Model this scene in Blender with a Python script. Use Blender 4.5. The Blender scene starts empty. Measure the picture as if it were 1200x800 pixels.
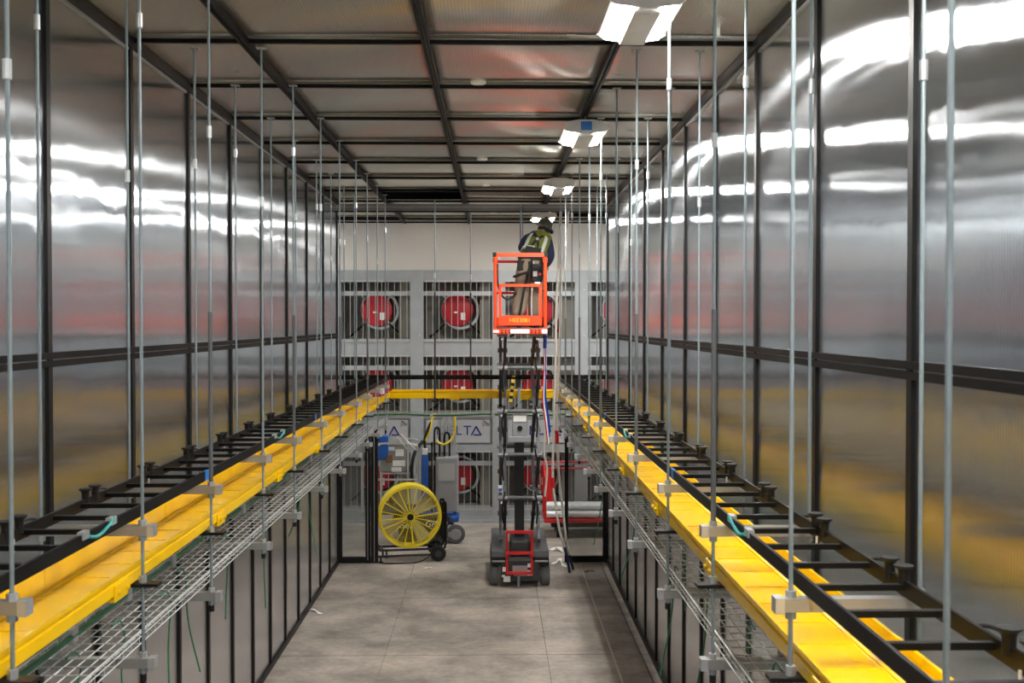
import bpy, bmesh, math, random
from mathutils import Vector, Matrix
random.seed(7)
SC = bpy.context.scene
COL = SC.collection
PI = math.pi

# ------------------------------------------------------------------ camera, world, exposure
CAM_H = 3.52                       # eye height above the aisle floor (metres); camera stands at X=0, Y=0 looking along +Y
cd = bpy.data.cameras.new('camera'); cam = bpy.data.objects.new('camera', cd); COL.objects.link(cam)
cd.sensor_width = 36.0; cd.lens = 36.0; cd.clip_start = 0.05
cam.location = (0, 0, CAM_H)
cam.rotation_euler = (math.radians(90 - 1.05), 0, math.radians(-1.05))
cd.dof.use_dof = True; cd.dof.focus_distance = 11.0; cd.dof.aperture_fstop = 5.6
SC.camera = cam
w = bpy.data.worlds.new('world'); SC.world = w; w.use_nodes = True
w.node_tree.nodes['Background'].inputs[0].default_value = (0.75, 0.8, 0.9, 1)
w.node_tree.nodes['Background'].inputs[1].default_value = 0.02
SC.view_settings.view_transform = 'Standard'; SC.view_settings.look = 'None'
SC.view_settings.gamma = 1.0; SC.view_settings.use_curve_mapping = False
SC.view_settings.exposure = 2.05
LAMP = 84.0                        # radiance of the ceiling lamps' diffusers

# ------------------------------------------------------------------ helpers
class MB:
    def __init__(s): s.v = []; s.f = []
    def box(s, x0, x1, y0, y1, z0, z1):
        b = len(s.v)
        s.v += [(x0,y0,z0),(x1,y0,z0),(x1,y1,z0),(x0,y1,z0),(x0,y0,z1),(x1,y0,z1),(x1,y1,z1),(x0,y1,z1)]
        s.f += [tuple(b+i for i in q) for q in ((0,3,2,1),(4,5,6,7),(0,1,5,4),(1,2,6,5),(2,3,7,6),(3,0,4,7))]
        return s
    def bar(s, p0, p1, w, h, up=(0,0,1)):
        p0 = Vector(p0); p1 = Vector(p1); d = (p1-p0).normalized(); u = Vector(up)
        if abs(d.dot(u)) > .98: u = Vector((0,1,0))
        sx = d.cross(u).normalized(); u = sx.cross(d).normalized()
        b = len(s.v)
        for p in (p0, p1):
            for a, c in ((-1,-1),(1,-1),(1,1),(-1,1)): s.v.append(tuple(p + sx*(a*w/2) + u*(c*h/2)))
        s.f += [tuple(b+i for i in q) for q in ((0,1,2,3),(7,6,5,4),(0,4,5,1),(1,5,6,2),(2,6,7,3),(3,7,4,0))]
        return s
    def cyl(s, p0, p1, r, n=8, r2=None):
        p0 = Vector(p0); p1 = Vector(p1); d = (p1-p0).normalized()
        u = Vector((0,0,1)) if abs(d.z) < .9 else Vector((1,0,0))
        a = d.cross(u).normalized(); c = d.cross(a).normalized(); b = len(s.v)
        for p, rr in ((p0, r), (p1, r if r2 is None else r2)):
            for i in range(n):
                t = 2*PI*i/n; s.v.append(tuple(p + a*(rr*math.cos(t)) + c*(rr*math.sin(t))))
        for i in range(n):
            j = (i+1) % n; s.f.append((b+i, b+j, b+n+j, b+n+i))
        s.f.append(tuple(b+i for i in reversed(range(n)))); s.f.append(tuple(b+n+i for i in range(n)))
        return s
    def tube(s, pts, r, n=6, closed=False, radii=None):
        pts = [Vector(p) for p in pts]; m = len(pts); b = len(s.v); prev = None
        for k, p in enumerate(pts):
            if closed: d = pts[(k+1) % m] - pts[k-1]
            else: d = pts[min(k+1, m-1)] - pts[max(k-1, 0)]
            d.normalize()
            if prev is None:
                u = Vector((0,0,1)) if abs(d.z) < .9 else Vector((1,0,0)); a = d.cross(u).normalized()
            else:
                a = (prev - d*prev.dot(d)).normalized()
            prev = a; c = d.cross(a).normalized(); rr = radii[k] if radii else r
            for i in range(n):
                t = 2*PI*i/n; s.v.append(tuple(p + a*(rr*math.cos(t)) + c*(rr*math.sin(t))))
        for k in range(m if closed else m-1):
            k2 = (k+1) % m
            for i in range(n):
                j = (i+1) % n; s.f.append((b+k*n+i, b+k*n+j, b+k2*n+j, b+k2*n+i))
        if not closed:
            s.f.append(tuple(b+i for i in reversed(range(n)))); s.f.append(tuple(b+(m-1)*n+i for i in range(n)))
        return s
    def lathe(s, prof, c, axis=2, n=24):
        b = len(s.v); m = len(prof)
        for r, h in prof:
            for i in range(n):
                t = 2*PI*i/n; q = [0,0,0]; q[axis] = h; q[(axis+1) % 3] = r*math.cos(t); q[(axis+2) % 3] = r*math.sin(t)
                s.v.append((c[0]+q[0], c[1]+q[1], c[2]+q[2]))
        for k in range(m-1):
            for i in range(n):
                j = (i+1) % n; s.f.append((b+k*n+i, b+k*n+j, b+(k+1)*n+j, b+(k+1)*n+i))
        if prof[0] == prof[-1]: return s
        if prof[0][0] > 1e-5: s.f.append(tuple(b+i for i in reversed(range(n))))
        if prof[-1][0] > 1e-5: s.f.append(tuple(b+(m-1)*n+i for i in range(n)))
        return s
    def prism(s, poly, axis, a0, a1):
        # poly: points in the two axes after `axis` (cyclic order), extruded from a0 to a1
        b = len(s.v); n = len(poly)
        for a in (a0, a1):
            for p, q in poly:
                t = [0,0,0]; t[axis] = a; t[(axis+1) % 3] = p; t[(axis+2) % 3] = q; s.v.append(tuple(t))
        for i in range(n):
            j = (i+1) % n; s.f.append((b+i, b+j, b+n+j, b+n+i))
        s.f.append(tuple(b+i for i in reversed(range(n)))); s.f.append(tuple(b+n+i for i in range(n)))
        return s
    def mesh(s, name, mat, smooth=False, off=(0,0,0)):
        me = bpy.data.meshes.new(name)
        me.from_pydata([(x-off[0], y-off[1], z-off[2]) for x, y, z in s.v], [], s.f)
        bm = bmesh.new(); bm.from_mesh(me); bmesh.ops.recalc_face_normals(bm, faces=bm.faces); bm.to_mesh(me); bm.free()
        me.materials.append(mat)
        if smooth:
            for p in me.polygons: p.use_smooth = True
            try: me.set_sharp_from_angle(angle=math.radians(40))
            except Exception: pass
        return me
    def build(s, name, mat, parent=None, smooth=False, bevel=0, base=None, label=None):
        off = base if base is not None else (0,0,0)
        if parent is None and base is None:
            xs, ys, zs = zip(*s.v); off = ((min(xs)+max(xs))/2, (min(ys)+max(ys))/2, min(zs))
        o = bpy.data.objects.new(name, s.mesh(name, mat, smooth, off)); COL.objects.link(o)
        o.location = off; o.parent = parent
        if bevel:
            md = o.modifiers.new('bevel', 'BEVEL'); md.width = bevel; md.segments = 2; md.limit_method = 'ANGLE'
        if label: o['label'] = label
        return o
def B(*a): return MB().box(*a)
def tag(o, label, cat, group=None, kind=None):
    o['label'] = label; o['category'] = cat
    if group: o['group'] = group
    if kind: o['kind'] = kind
    return o
def empty(name, loc=(0,0,0), rz=0):
    o = bpy.data.objects.new(name, None); COL.objects.link(o); o.location = loc; o.rotation_euler.z = rz
    o.empty_display_size = .1
    return o
def thing(name, label, cat, group=None, loc=(0,0,0), rz=0):
    return tag(empty(name, loc, rz), label, cat, group)
def struct(name, loc=(0,0,0)):
    o = empty(name, loc); o['kind'] = 'structure'; return o
def inst(src, parent, loc, rot=None, scale=None):
    c = src.copy(); COL.objects.link(c); c.parent = parent; c.location = loc
    if rot: c.rotation_euler = rot
    if scale: c.scale = scale
    return c
def rows(src_mb, name, mat, parent, locs, smooth=False):
    # the same mesh data at every location, each an object of its own
    me = src_mb.mesh(name, mat, smooth); out = []
    for l in locs:
        o = bpy.data.objects.new(name, me); COL.objects.link(o); o.parent = parent; o.location = l; out.append(o)
    return out
def text_mesh(s, size, extrude=.003, font_shear=0.0):
    cu = bpy.data.curves.new('t', 'FONT'); cu.body = s; cu.size = size; cu.extrude = extrude; cu.shear = font_shear
    cu.align_x = 'CENTER'; cu.align_y = 'CENTER'
    o = bpy.data.objects.new('t', cu); COL.objects.link(o)
    dg = bpy.context.evaluated_depsgraph_get(); dg.update()
    me = bpy.data.meshes.new_from_object(o.evaluated_get(dg))
    bpy.data.objects.remove(o); return me
def text(s, size, mat, parent, loc, name='lettering', wide=1.0, shear=0.0):
    me = text_mesh(s, size, font_shear=shear); me.materials.clear(); me.materials.append(mat)
    o = bpy.data.objects.new(name, me); COL.objects.link(o); o.parent = parent; o.location = loc
    o.rotation_euler = (PI/2, 0, 0); o.scale = (wide, 1, 1); return o
def smooth_path(pts, sub=6):
    P = [Vector(p) for p in pts]; out = []
    for i in range(len(P)-1):
        p0, p1, p2, p3 = P[max(i-1,0)], P[i], P[i+1], P[min(i+2,len(P)-1)]
        for k in range(sub):
            t = k/sub
            out.append(.5*((2*p1)+(p2-p0)*t+(2*p0-5*p1+4*p2-p3)*t*t+(3*p1-p0-3*p2+p3)*t**3))
    out.append(P[-1]); return out
def at(x, y, d):
    # metric position of something measured in the photograph at a known distance d along the aisle
    return ((x-578)*d/1200, d, CAM_H-(y-378)*d/1200)

# ------------------------------------------------------------------ materials
M = {}
def mat(key, col, rough=.5, metal=0.0, var=.12, scale=6.0, bump=0.0, spec=.5, coat=0.0):
    m = bpy.data.materials.new(key); m.use_nodes = True; nt = m.node_tree; b = nt.nodes['Principled BSDF']
    tc = nt.nodes.new('ShaderNodeTexCoord'); nz = nt.nodes.new('ShaderNodeTexNoise')
    nz.inputs['Scale'].default_value = scale; nz.inputs['Detail'].default_value = 5
    nt.links.new(tc.outputs['Object'], nz.inputs['Vector'])
    mx = nt.nodes.new('ShaderNodeMix'); mx.data_type = 'RGBA'
    mx.inputs[6].default_value = tuple(c*(1-var) for c in col)+(1,); mx.inputs[7].default_value = tuple(min(1,c*(1+var)) for c in col)+(1,)
    nt.links.new(nz.outputs['Fac'], mx.inputs[0]); nt.links.new(mx.outputs[2], b.inputs['Base Color'])
    b.inputs['Roughness'].default_value = rough; b.inputs['Metallic'].default_value = metal
    b.inputs['Specular IOR Level'].default_value = spec; b.inputs['Coat Weight'].default_value = coat
    if bump:
        bp = nt.nodes.new('ShaderNodeBump'); bp.inputs['Strength'].default_value = bump; bp.inputs['Distance'].default_value = .01
        nt.links.new(nz.outputs['Fac'], bp.inputs['Height']); nt.links.new(bp.outputs['Normal'], b.inputs['Normal'])
    M[key] = m; return m
def emis(key, col, strength):
    m = bpy.data.materials.new(key); m.use_nodes = True; nt = m.node_tree; nt.nodes.clear()
    e = nt.nodes.new('ShaderNodeEmission'); e.inputs[0].default_value = col+(1,); e.inputs[1].default_value = strength
    o = nt.nodes.new('ShaderNodeOutputMaterial'); nt.links.new(e.outputs[0], o.inputs[0]); M[key] = m
def fluted(key, col, tangent, ior, rough, aniso, wave_dir, tint=(.93,.95,1.0), bow=.25, second=None):
    # twin-wall polycarbonate sheet: fine parallel flutes smear reflections sideways across them
    m = bpy.data.materials.new(key); m.use_nodes = True; nt = m.node_tree; nt.nodes.clear(); L = nt.links.new
    out = nt.nodes.new('ShaderNodeOutputMaterial'); geo = nt.nodes.new('ShaderNodeNewGeometry')
    tc = nt.nodes.new('ShaderNodeTexCoord')
    wv = nt.nodes.new('ShaderNodeTexWave'); wv.bands_direction = wave_dir; wv.inputs['Scale'].default_value = 16; wv.inputs['Distortion'].default_value = .3
    L(geo.outputs['Position'], wv.inputs['Vector'])
    nz = nt.nodes.new('ShaderNodeTexNoise'); nz.inputs['Scale'].default_value = 1.3; nz.inputs['Detail'].default_value = 4
    L(geo.outputs['Position'], nz.inputs['Vector'])
    bp = nt.nodes.new('ShaderNodeBump'); bp.inputs['Strength'].default_value = bow; bp.inputs['Distance'].default_value = .03
    L(nz.outputs['Fac'], bp.inputs['Height'])
    mx = nt.nodes.new('ShaderNodeMix'); mx.data_type = 'RGBA'
    mx.inputs[6].default_value = tuple(c*.9 for c in col)+(1,); mx.inputs[7].default_value = tuple(c*1.1 for c in col)+(1,)
    L(wv.outputs['Fac'], mx.inputs[0])
    df = nt.nodes.new('ShaderNodeBsdfDiffuse'); L(mx.outputs[2], df.inputs['Color'])
    gl = nt.nodes.new('ShaderNodeBsdfAnisotropic'); gl.inputs['Color'].default_value = tint+(1,)
    gl.inputs['Roughness'].default_value = rough; gl.inputs['Anisotropy'].default_value = aniso
    tv = nt.nodes.new('ShaderNodeCombineXYZ')
    for i in range(3): tv.inputs[i].default_value = tangent[i]
    L(tv.outputs[0], gl.inputs['Tangent']); L(bp.outputs['Normal'], gl.inputs['Normal'])
    gm = nt.nodes.new('ShaderNodeMix'); gm.data_type = 'RGBA'; gm.inputs[6].default_value = tuple(c*.86 for c in tint)+(1,); gm.inputs[7].default_value = tint+(1,)
    L(wv.outputs['Fac'], gm.inputs[0]); L(gm.outputs[2], gl.inputs['Color'])
    first = gl
    if second:
        # the inner skin of the sheet, its flutes a little out of plumb
        g2 = nt.nodes.new('ShaderNodeBsdfAnisotropic'); g2.inputs['Roughness'].default_value = rough*.95; g2.inputs['Anisotropy'].default_value = aniso
        tv2 = nt.nodes.new('ShaderNodeCombineXYZ')
        for i in range(3): tv2.inputs[i].default_value = second[i]
        bp2 = nt.nodes.new('ShaderNodeBump'); bp2.inputs['Strength'].default_value = bow*2.2; bp2.inputs['Distance'].default_value = .03; L(nz.outputs['Fac'], bp2.inputs['Height'])
        L(tv2.outputs[0], g2.inputs['Tangent']); L(bp2.outputs['Normal'], g2.inputs['Normal']); L(gm.outputs[2], g2.inputs['Color'])
        m0 = nt.nodes.new('ShaderNodeMixShader'); m0.inputs[0].default_value = .28; L(gl.outputs[0], m0.inputs[1]); L(g2.outputs[0], m0.inputs[2]); first = m0
    lw = nt.nodes.new('ShaderNodeLayerWeight'); lw.inputs['Blend'].default_value = .5
    fr = nt.nodes.new('ShaderNodeMapRange'); fr.inputs['From Min'].default_value = .3; fr.inputs['From Max'].default_value = 1.0
    fr.inputs['To Min'].default_value = ior[0]; fr.inputs['To Max'].default_value = ior[1]; L(lw.outputs['Facing'], fr.inputs['Value'])
    ms = nt.nodes.new('ShaderNodeMixShader'); L(fr.outputs[0], ms.inputs[0]); L(df.outputs[0], ms.inputs[1]); L(first.outputs[0], ms.inputs[2])
    L(ms.outputs[0], out.inputs[0]); M[key] = m
def glass(key, col, alpha):
    m = bpy.data.materials.new(key); m.use_nodes = True; nt = m.node_tree; nt.nodes.clear(); L = nt.links.new
    out = nt.nodes.new('ShaderNodeOutputMaterial'); t = nt.nodes.new('ShaderNodeBsdfTransparent'); t.inputs[0].default_value = col+(1,)
    g = nt.nodes.new('ShaderNodeBsdfGlossy'); g.inputs['Roughness'].default_value = .08
    fr = nt.nodes.new('ShaderNodeFresnel'); fr.inputs[0].default_value = 1.5
    d = nt.nodes.new('ShaderNodeBsdfDiffuse'); d.inputs[0].default_value = (.5,.5,.5,1)
    m1 = nt.nodes.new('ShaderNodeMixShader'); m1.inputs[0].default_value = alpha; L(t.outputs[0], m1.inputs[1]); L(d.outputs[0], m1.inputs[2])
    m2 = nt.nodes.new('ShaderNodeMixShader'); L(fr.outputs[0], m2.inputs[0]); L(m1.outputs[0], m2.inputs[1]); L(g.outputs[0], m2.inputs[2])
    L(m2.outputs[0], out.inputs[0]); M[key] = m
def concrete(key):
    m = bpy.data.materials.new(key); m.use_nodes = True; nt = m.node_tree; b = nt.nodes['Principled BSDF']; L = nt.links.new
    geo = nt.nodes.new('ShaderNodeNewGeometry'); mp = nt.nodes.new('ShaderNodeMapping'); mp.inputs['Scale'].default_value = (.9, 1.15, 1)
    L(geo.outputs['Position'], mp.inputs['Vector'])
    n1 = nt.nodes.new('ShaderNodeTexNoise'); n1.inputs['Scale'].default_value = 1.1; n1.inputs['Detail'].default_value = 8; n1.inputs['Roughness'].default_value = .68
    n2 = nt.nodes.new('ShaderNodeTexNoise'); n2.inputs['Scale'].default_value = 16; n2.inputs['Detail'].default_value = 9; n2.inputs['Roughness'].default_value = .7
    L(mp.outputs[0], n1.inputs['Vector']); L(mp.outputs[0], n2.inputs['Vector'])
    cr = nt.nodes.new('ShaderNodeValToRGB'); cr.color_ramp.elements[0].position = .33; cr.color_ramp.elements[1].position = .68
    cr.color_ramp.elements[0].color = (.17,.152,.133,1); cr.color_ramp.elements[1].color = (.53,.47,.41,1)
    L(n1.outputs['Fac'], cr.inputs[0])
    mx = nt.nodes.new('ShaderNodeMix'); mx.data_type = 'RGBA'; mx.blend_type = 'OVERLAY'; mx.inputs[0].default_value = .45
    L(cr.outputs[0], mx.inputs[6]); L(n2.outputs['Fac'], mx.inputs[7]); L(mx.outputs[2], b.inputs['Base Color'])
    b.inputs['Roughness'].default_value = .55; b.inputs['Specular IOR Level'].default_value = .3
    bp = nt.nodes.new('ShaderNodeBump'); bp.inputs['Strength'].default_value = .15; bp.inputs['Distance'].default_value = .004
    L(n2.outputs['Fac'], bp.inputs['Height']); L(bp.outputs['Normal'], b.inputs['Normal']); M[key] = m

concrete('concrete')
mat('joint', (.10,.095,.09), .9)
mat('chalk', (.55,.5,.44), .9)
fluted('sheet_wall', (.105,.112,.125), (0,0,1), (.74,1.0), .16, .80, 'Y', tint=(.90,.95,1.0), bow=.16, second=(0,.27,.963))
fluted('sheet_ceiling', (.355,.34,.285), (0,1,0), (.30,.80), .20, .82, 'X', tint=(1,.985,.91), bow=.06)
fluted('sheet_lower', (.30,.29,.285), (0,0,1), (.22,.80), .26, .6, 'Y', tint=(.97,.97,1.0), bow=.1)
mat('black_frame', (.007,.0065,.0065), .42, .0, spec=.25)
mat('black_rail', (.005,.0048,.0045), .5, 0, spec=.15)
mat('white_wall', (.70,.68,.64), .85, var=.03, scale=30)
mat('hall_wall', (.68,.69,.70), .85, var=.03)
mat('dark_void', (.012,.012,.012), .9)
mat('galvanised', (.50,.53,.55), .42, .75, var=.22, scale=9)
mat('galv_sheet', (.40,.425,.44), .5, .35, var=.16, scale=5)
mat('zinc_rod', (.25,.30,.32), .5, .5, var=.15, scale=40)
mat('zinc_bright', (.55,.57,.58), .35, .7)
mat('strut', (.36,.36,.345), .45, .7, var=.15)
mat('header', (.21,.20,.19), .5, .4)
mat('yellow', (.90,.55,.0005), .22, var=.03, coat=.2, spec=.3)
mat('recess', (.20,.19,.165), .8, var=.3, scale=3)
mat('fan_plate', (.24,.23,.20), .6, .2, var=.25, scale=4)
mat('fan_red', (.50,.013,.026), .45, var=.1)
mat('paper_white', (.85,.85,.83), .7)
mat('guard_wire', (.55,.56,.53), .5, .4)
mat('sign_grey', (.42,.43,.44), .55, var=.06)
mat('sign_edge', (.16,.165,.17), .6)
mat('navy', (.012,.022,.20), .5)
mat('green_wire', (.02,.16,.07), .45)
mat('teal_wire', (.02,.32,.30), .45)
mat('basket_wire', (.55,.59,.59), .4, .6)
mat('lamp_shell', (.62,.62,.60), .5, .1)
emis('lamp_glow', (1.0,.97,.92), LAMP)
emis('hall_lamp_glow', (1.0,.97,.92), LAMP*.9)
mat('blue_tape', (.02,.16,.5), .5)
mat('orange', (.85,.055,.004), .38, var=.05)
mat('red_paint', (.58,.012,.012), .35, var=.06)
mat('dark_steel', (.032,.033,.036), .5, .1, var=.25)
mat('grey_steel', (.11,.115,.12), .5, .2, var=.15)
mat('mid_grey', (.30,.31,.32), .5, .1)
mat('tyre', (.10,.10,.10), .8)
mat('black_rubber', (.008,.008,.008), .6, spec=.3)
mat('silver_tube', (.72,.73,.74), .3, .85)
mat('blue_paint', (.012,.10,.42), .4)
mat('fan_yellow', (.78,.60,.01), .4, var=.06)
mat('blade_grey', (.50,.48,.40), .45, .2)
mat('hivis', (.16,.175,.02), .8, var=.35, scale=25)
mat('reflective', (.62,.65,.60), .4)
mat('black_cloth', (.018,.018,.016), .8)
mat('tan_cloth', (.27,.205,.15), .85, var=.2, scale=12)
mat('navy_cloth', (.015,.025,.07), .8)
mat('skin', (.42,.24,.16), .6)
mat('helmet', (.055,.055,.04), .35)
mat('boot', (.10,.06,.03), .7)
mat('cream_hose', (.58,.55,.49), .5)
mat('wrap', (.75,.78,.82), .2, .2, var=.3, scale=25, bump=.6)
mat('tan_box', (.20,.12,.04), .8)
mat('hazard_yellow', (.8,.55,.02), .5)
glass('door_glass', (.80,.81,.80), .10)

# ------------------------------------------------------------------ the room
XL, XR = -2.28, 1.68               # containment walls
YE = 14.95                         # where the containment ends and the cross hall begins
YF = 18.05                         # far wall
CEIL = CAM_H + 1.775
BAY = 1.21
Y_BACK = YE - BAY*14
HALL = 6.6

# floor: concrete slabs with recessed joints
fl = struct('floor')
B(-HALL, HALL, Y_BACK, YF+.9, -.3, -.012).build('joint_bed', M['joint'], fl)
xe = [-HALL, -4.60, -2.87, -1.15, .57, 2.29, 4.0, HALL]
ye = [Y_BACK, -.5, 1.76, 4.02, 6.28, 8.54, 10.80, 13.05, 15.32, YF+.9]
for i in range(len(xe)-1):
    for j in range(len(ye)-1):
        B(xe[i]+.003, xe[i+1]-.003, ye[j]+.007, ye[j+1]-.007, -.1, 0).build('slab', M['concrete'], fl)
B(1.255, 1.275, 2, 14.9, 0, .0012).build('chalk_line', M['chalk'], fl)
B(1.563, 1.575, 2, 14.9, 0, .0012).build('seam_strip', M['joint'], fl)

# containment walls: posts, rails and twin-wall sheets, each sheet a piece of its own
MID = CAM_H - .19                  # mid rail
LOW = CAM_H - 1.40                 # top of the lower wall
def containment(name, x, s):       # s = +1 when the aisle lies towards +X
    wl = struct(name)
    t = .02*s
    def bx(a, b): return (min(a, b), max(a, b))
    ys = [YE - BAY*k for k in range(15)]
    post = MB().box(*bx(0, t), -.024, .024, LOW-.03, CEIL)
    rows(post, 'post', M['black_frame'], wl, [(x, y, 0) for y in ys])
    up = MB(); up.box(*bx(0, -.01*s), .024, BAY-.024, MID+.036, CEIL-.05)
    rows(up, 'sheet', M['sheet_wall'], wl, [(x, y, 0) for y in ys[1:]])
    dn = MB(); dn.box(*bx(0, -.01*s), .024, BAY-.024, LOW, MID-.036)
    rows(dn, 'sheet', M['sheet_wall'], wl, [(x, y, 0) for y in ys[1:]])
    for z0, z1 in ((MID-.037, MID-.004), (MID+.004, MID+.037)):
        B(*bx(x, x+.026*s), Y_BACK, YE, z0, z1).build('rail', M['black_rail'], wl)
    B(*bx(x, x+.012*s), Y_BACK, YE, MID-.004, MID+.004).build('rail_seam', M['strut'], wl)
    B(*bx(x, x+.04*s), Y_BACK, YE, CEIL-.06, CEIL).build('top_rail', M['black_frame'], wl)
    B(*bx(x, x+.012*s), Y_BACK, YE, CEIL-.075, CEIL-.06).build('top_seam', M['strut'], wl)
    B(*bx(x, x+.03*s), Y_BACK, YE, LOW-.03, LOW+.03).build('rack_top_rail', M['black_frame'], wl)
    # lower wall: narrower bays
    W2 = .755; n2 = 17
    y2 = [YE - W2*k for k in range(n2+1)]
    rows(MB().box(*bx(0, t*1.1), -.022, .022, .05, LOW-.03), 'lower_post', M['black_frame'], wl, [(x, y, 0) for y in y2])
    rows(MB().box(*bx(0, -.01*s), .022, W2-.022, .06, LOW-.03), 'lower_sheet', M['sheet_lower'], wl, [(x, y, 0) for y in y2[1:]])
    B(*bx(x, x+.03*s), Y_BACK, YE, 0, .06).build('sill_rail', M['black_frame'], wl)
    return wl
containment('wall_left', XL, 1)
containment('wall_right', XR, -1)

# ceiling: sagging sheets in a grid of black bars
ce = struct('ceiling')
cx = [XL-.47, -1.55, -.42, .77, XR+.29]
cx_hall = [-HALL, -5.1, -3.95] + cx + [3.1, 4.3, 5.5, HALL]
cy = [YE - BAY*k for k in range(14, -1, -1)] + [YE+BAY, YE+2*BAY, YF]
missing = {(-1.55, YE-BAY), (cx[0], YE+2*BAY), (.77, YE+BAY)}
def sheet(x0, x1, y0, y1):
    n = 12; mb = MB(); dx, dy = random.uniform(-.004,.004), random.uniform(-.003,.003)
    for j in range(n+1):
        for i in range(n+1):
            u, v = i/n, j/n
            sag = -.006*(1-(2*v-1)**2)*(.5+.5*(1-(2*u-1)**2)) + dx*(u-.5) + dy*(v-.5)
            mb.v.append((x0+(x1-x0)*u, y0+(y1-y0)*v, CEIL+.012+sag))
    for j in range(n):
        for i in range(n):
            a = j*(n+1)+i; mb.f.append((a, a+n+1, a+n+2, a+1))
    o = mb.build('ceiling_sheet', M['sheet_ceiling'], ce, smooth=True)
    md = o.modifiers.new('thickness', 'SOLIDIFY'); md.thickness = .01; md.offset = 1
for j in range(len(cy)-1):
    hall = cy[j] >= YE-.01
    ex = cx_hall if hall else cx
    for i in range(len(ex)-1):
        if any(abs(ex[i]-a) < .01 and abs(cy[j]-b) < .01 for a, b in missing): continue
        sheet(ex[i], ex[i+1], cy[j], cy[j+1])
for y in cy:
    hall = y >= YE-.01
    B(*( (-HALL, HALL) if hall else (XL, XR)), y-.014, y+.014, CEIL-.026, CEIL).build('cross_bar', M['black_rail'], ce)
for x in (-1.55, -.42, .77):
    for s in (-1, 1):
        B(x+s*.005+(-.018 if s < 0 else 0), x+s*.005+(0 if s < 0 else .018), Y_BACK, YE, CEIL-.048, CEIL).build('long_bar', M['black_rail'], ce)
    B(x-.004, x+.004, Y_BACK, YE, CEIL-.03, CEIL).build('bar_seam', M['strut'], ce)
for x in cx_hall[1:-1]:
    B(x-.02, x+.02, YE, YF, CEIL-.04, CEIL).build('hall_bar', M['black_rail'], ce)
hd = struct('trim_1')
B(XL, XR, YE-.03, YE+.03, CEIL-.155, CEIL-.05).build('header_beam', M['header'], hd)
B(XL, XR, YE-.04, YE+.04, CEIL-.17, CEIL-.155).build('header_lip', M['black_rail'], hd)
B(XL, XR, YE-.036, YE-.03, CEIL-.10, CEIL-.09).build('header_seam', M['strut'], hd)
# dark plenum above the sheets
pl = struct('trim_2')
B(-HALL, HALL, Y_BACK, YF+.9, CEIL+.9, CEIL+1.0).build('plenum_deck', M['dark_void'], pl)
B(-HALL, HALL, YF+.02, YF+.06, CEIL+.02, CEIL+.9).build('plenum_end', M['dark_void'], pl)

# far wall and the rest of the shell
o = B(-HALL, HALL, YF+.9, YF+1.0, -.1, CEIL+.9).build('wall_back', M['recess']); o['kind'] = 'structure'
o = B(-HALL, HALL, YF, YF+.12, 4.44, CEIL+.02).build('wall_far', M['white_wall']); o['kind'] = 'structure'
for nm, a, b in (('wall_far_left', -HALL, -2.92), ('wall_far_right', 3.13, HALL)):
    o = B(a, b, YF, YF+.12, 0, 4.44).build(nm, M['hall_wall']); o['kind'] = 'structure'
for nm, a, b in (('wall_hall_left', -HALL-.1, -HALL), ('wall_hall_right', HALL, HALL+.1)):
    o = B(a, b, YE, YF+.9, -.1, CEIL+.9).build(nm, M['hall_wall']); o['kind'] = 'structure'
o = B(-HALL, XL-.03, YE-.06, YE, 0, CEIL+.9).build('wall_hall_near_left', M['hall_wall']); o['kind'] = 'structure'
o = B(XR+.03, HALL, YE-.06, YE, 0, CEIL+.9).build('wall_hall_near_right', M['hall_wall']); o['kind'] = 'structure'
o = B(XL-.1, XR+.1, Y_BACK-.1, Y_BACK, -.1, CEIL+.9).build('wall_behind_camera', M['hall_wall']); o['kind'] = 'structure'

# glass door leaves at the end of the aisle
def door(name, x0, x1, ztop, wide):
    d = struct(name); y = YE+.02
    fr = MB().box(x0, x0+.05, y, y+.05, 0, ztop).box(x1-.05, x1, y, y+.05, 0, ztop).box(x0+.05, x1-.05, y, y+.05, 0, .09).box(x0+.05, x1-.05, y, y+.05, ztop-.06, ztop)
    fr.build('door_frame', M['black_frame'], d)
    B(x0+.05, x1-.05, y+.02, y+.028, .09, ztop-.06).build('pane', M['door_glass'], d)
    if wide:
        B(x1+.0, x1+.05, y+.0, y+.07, 0, ztop+.06).build('jamb', M['black_frame'], d)
        B(x1-.13, x1-.055, y-.012, y+.0, 0, ztop).build('stile', M['black_frame'], d)
        B(x1-.10, x1-.092, y-.02, y-.013, .05, ztop-.05).build('stile_seam', M['strut'], d)
        B(x1-.19, x1-.15, y-.05, y-.012, .75, 1.75).build('door_handle', M['strut'], d)
        B(x1-.005, x1+.003, y-.02, y-.001, .03, ztop).build('jamb_seam', M['strut'], d)
    return d
door('door_1', XL+.02, XL+.54, 1.90, True)
door('door_2', 1.05, XR-.02, 1.97, False)

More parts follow.
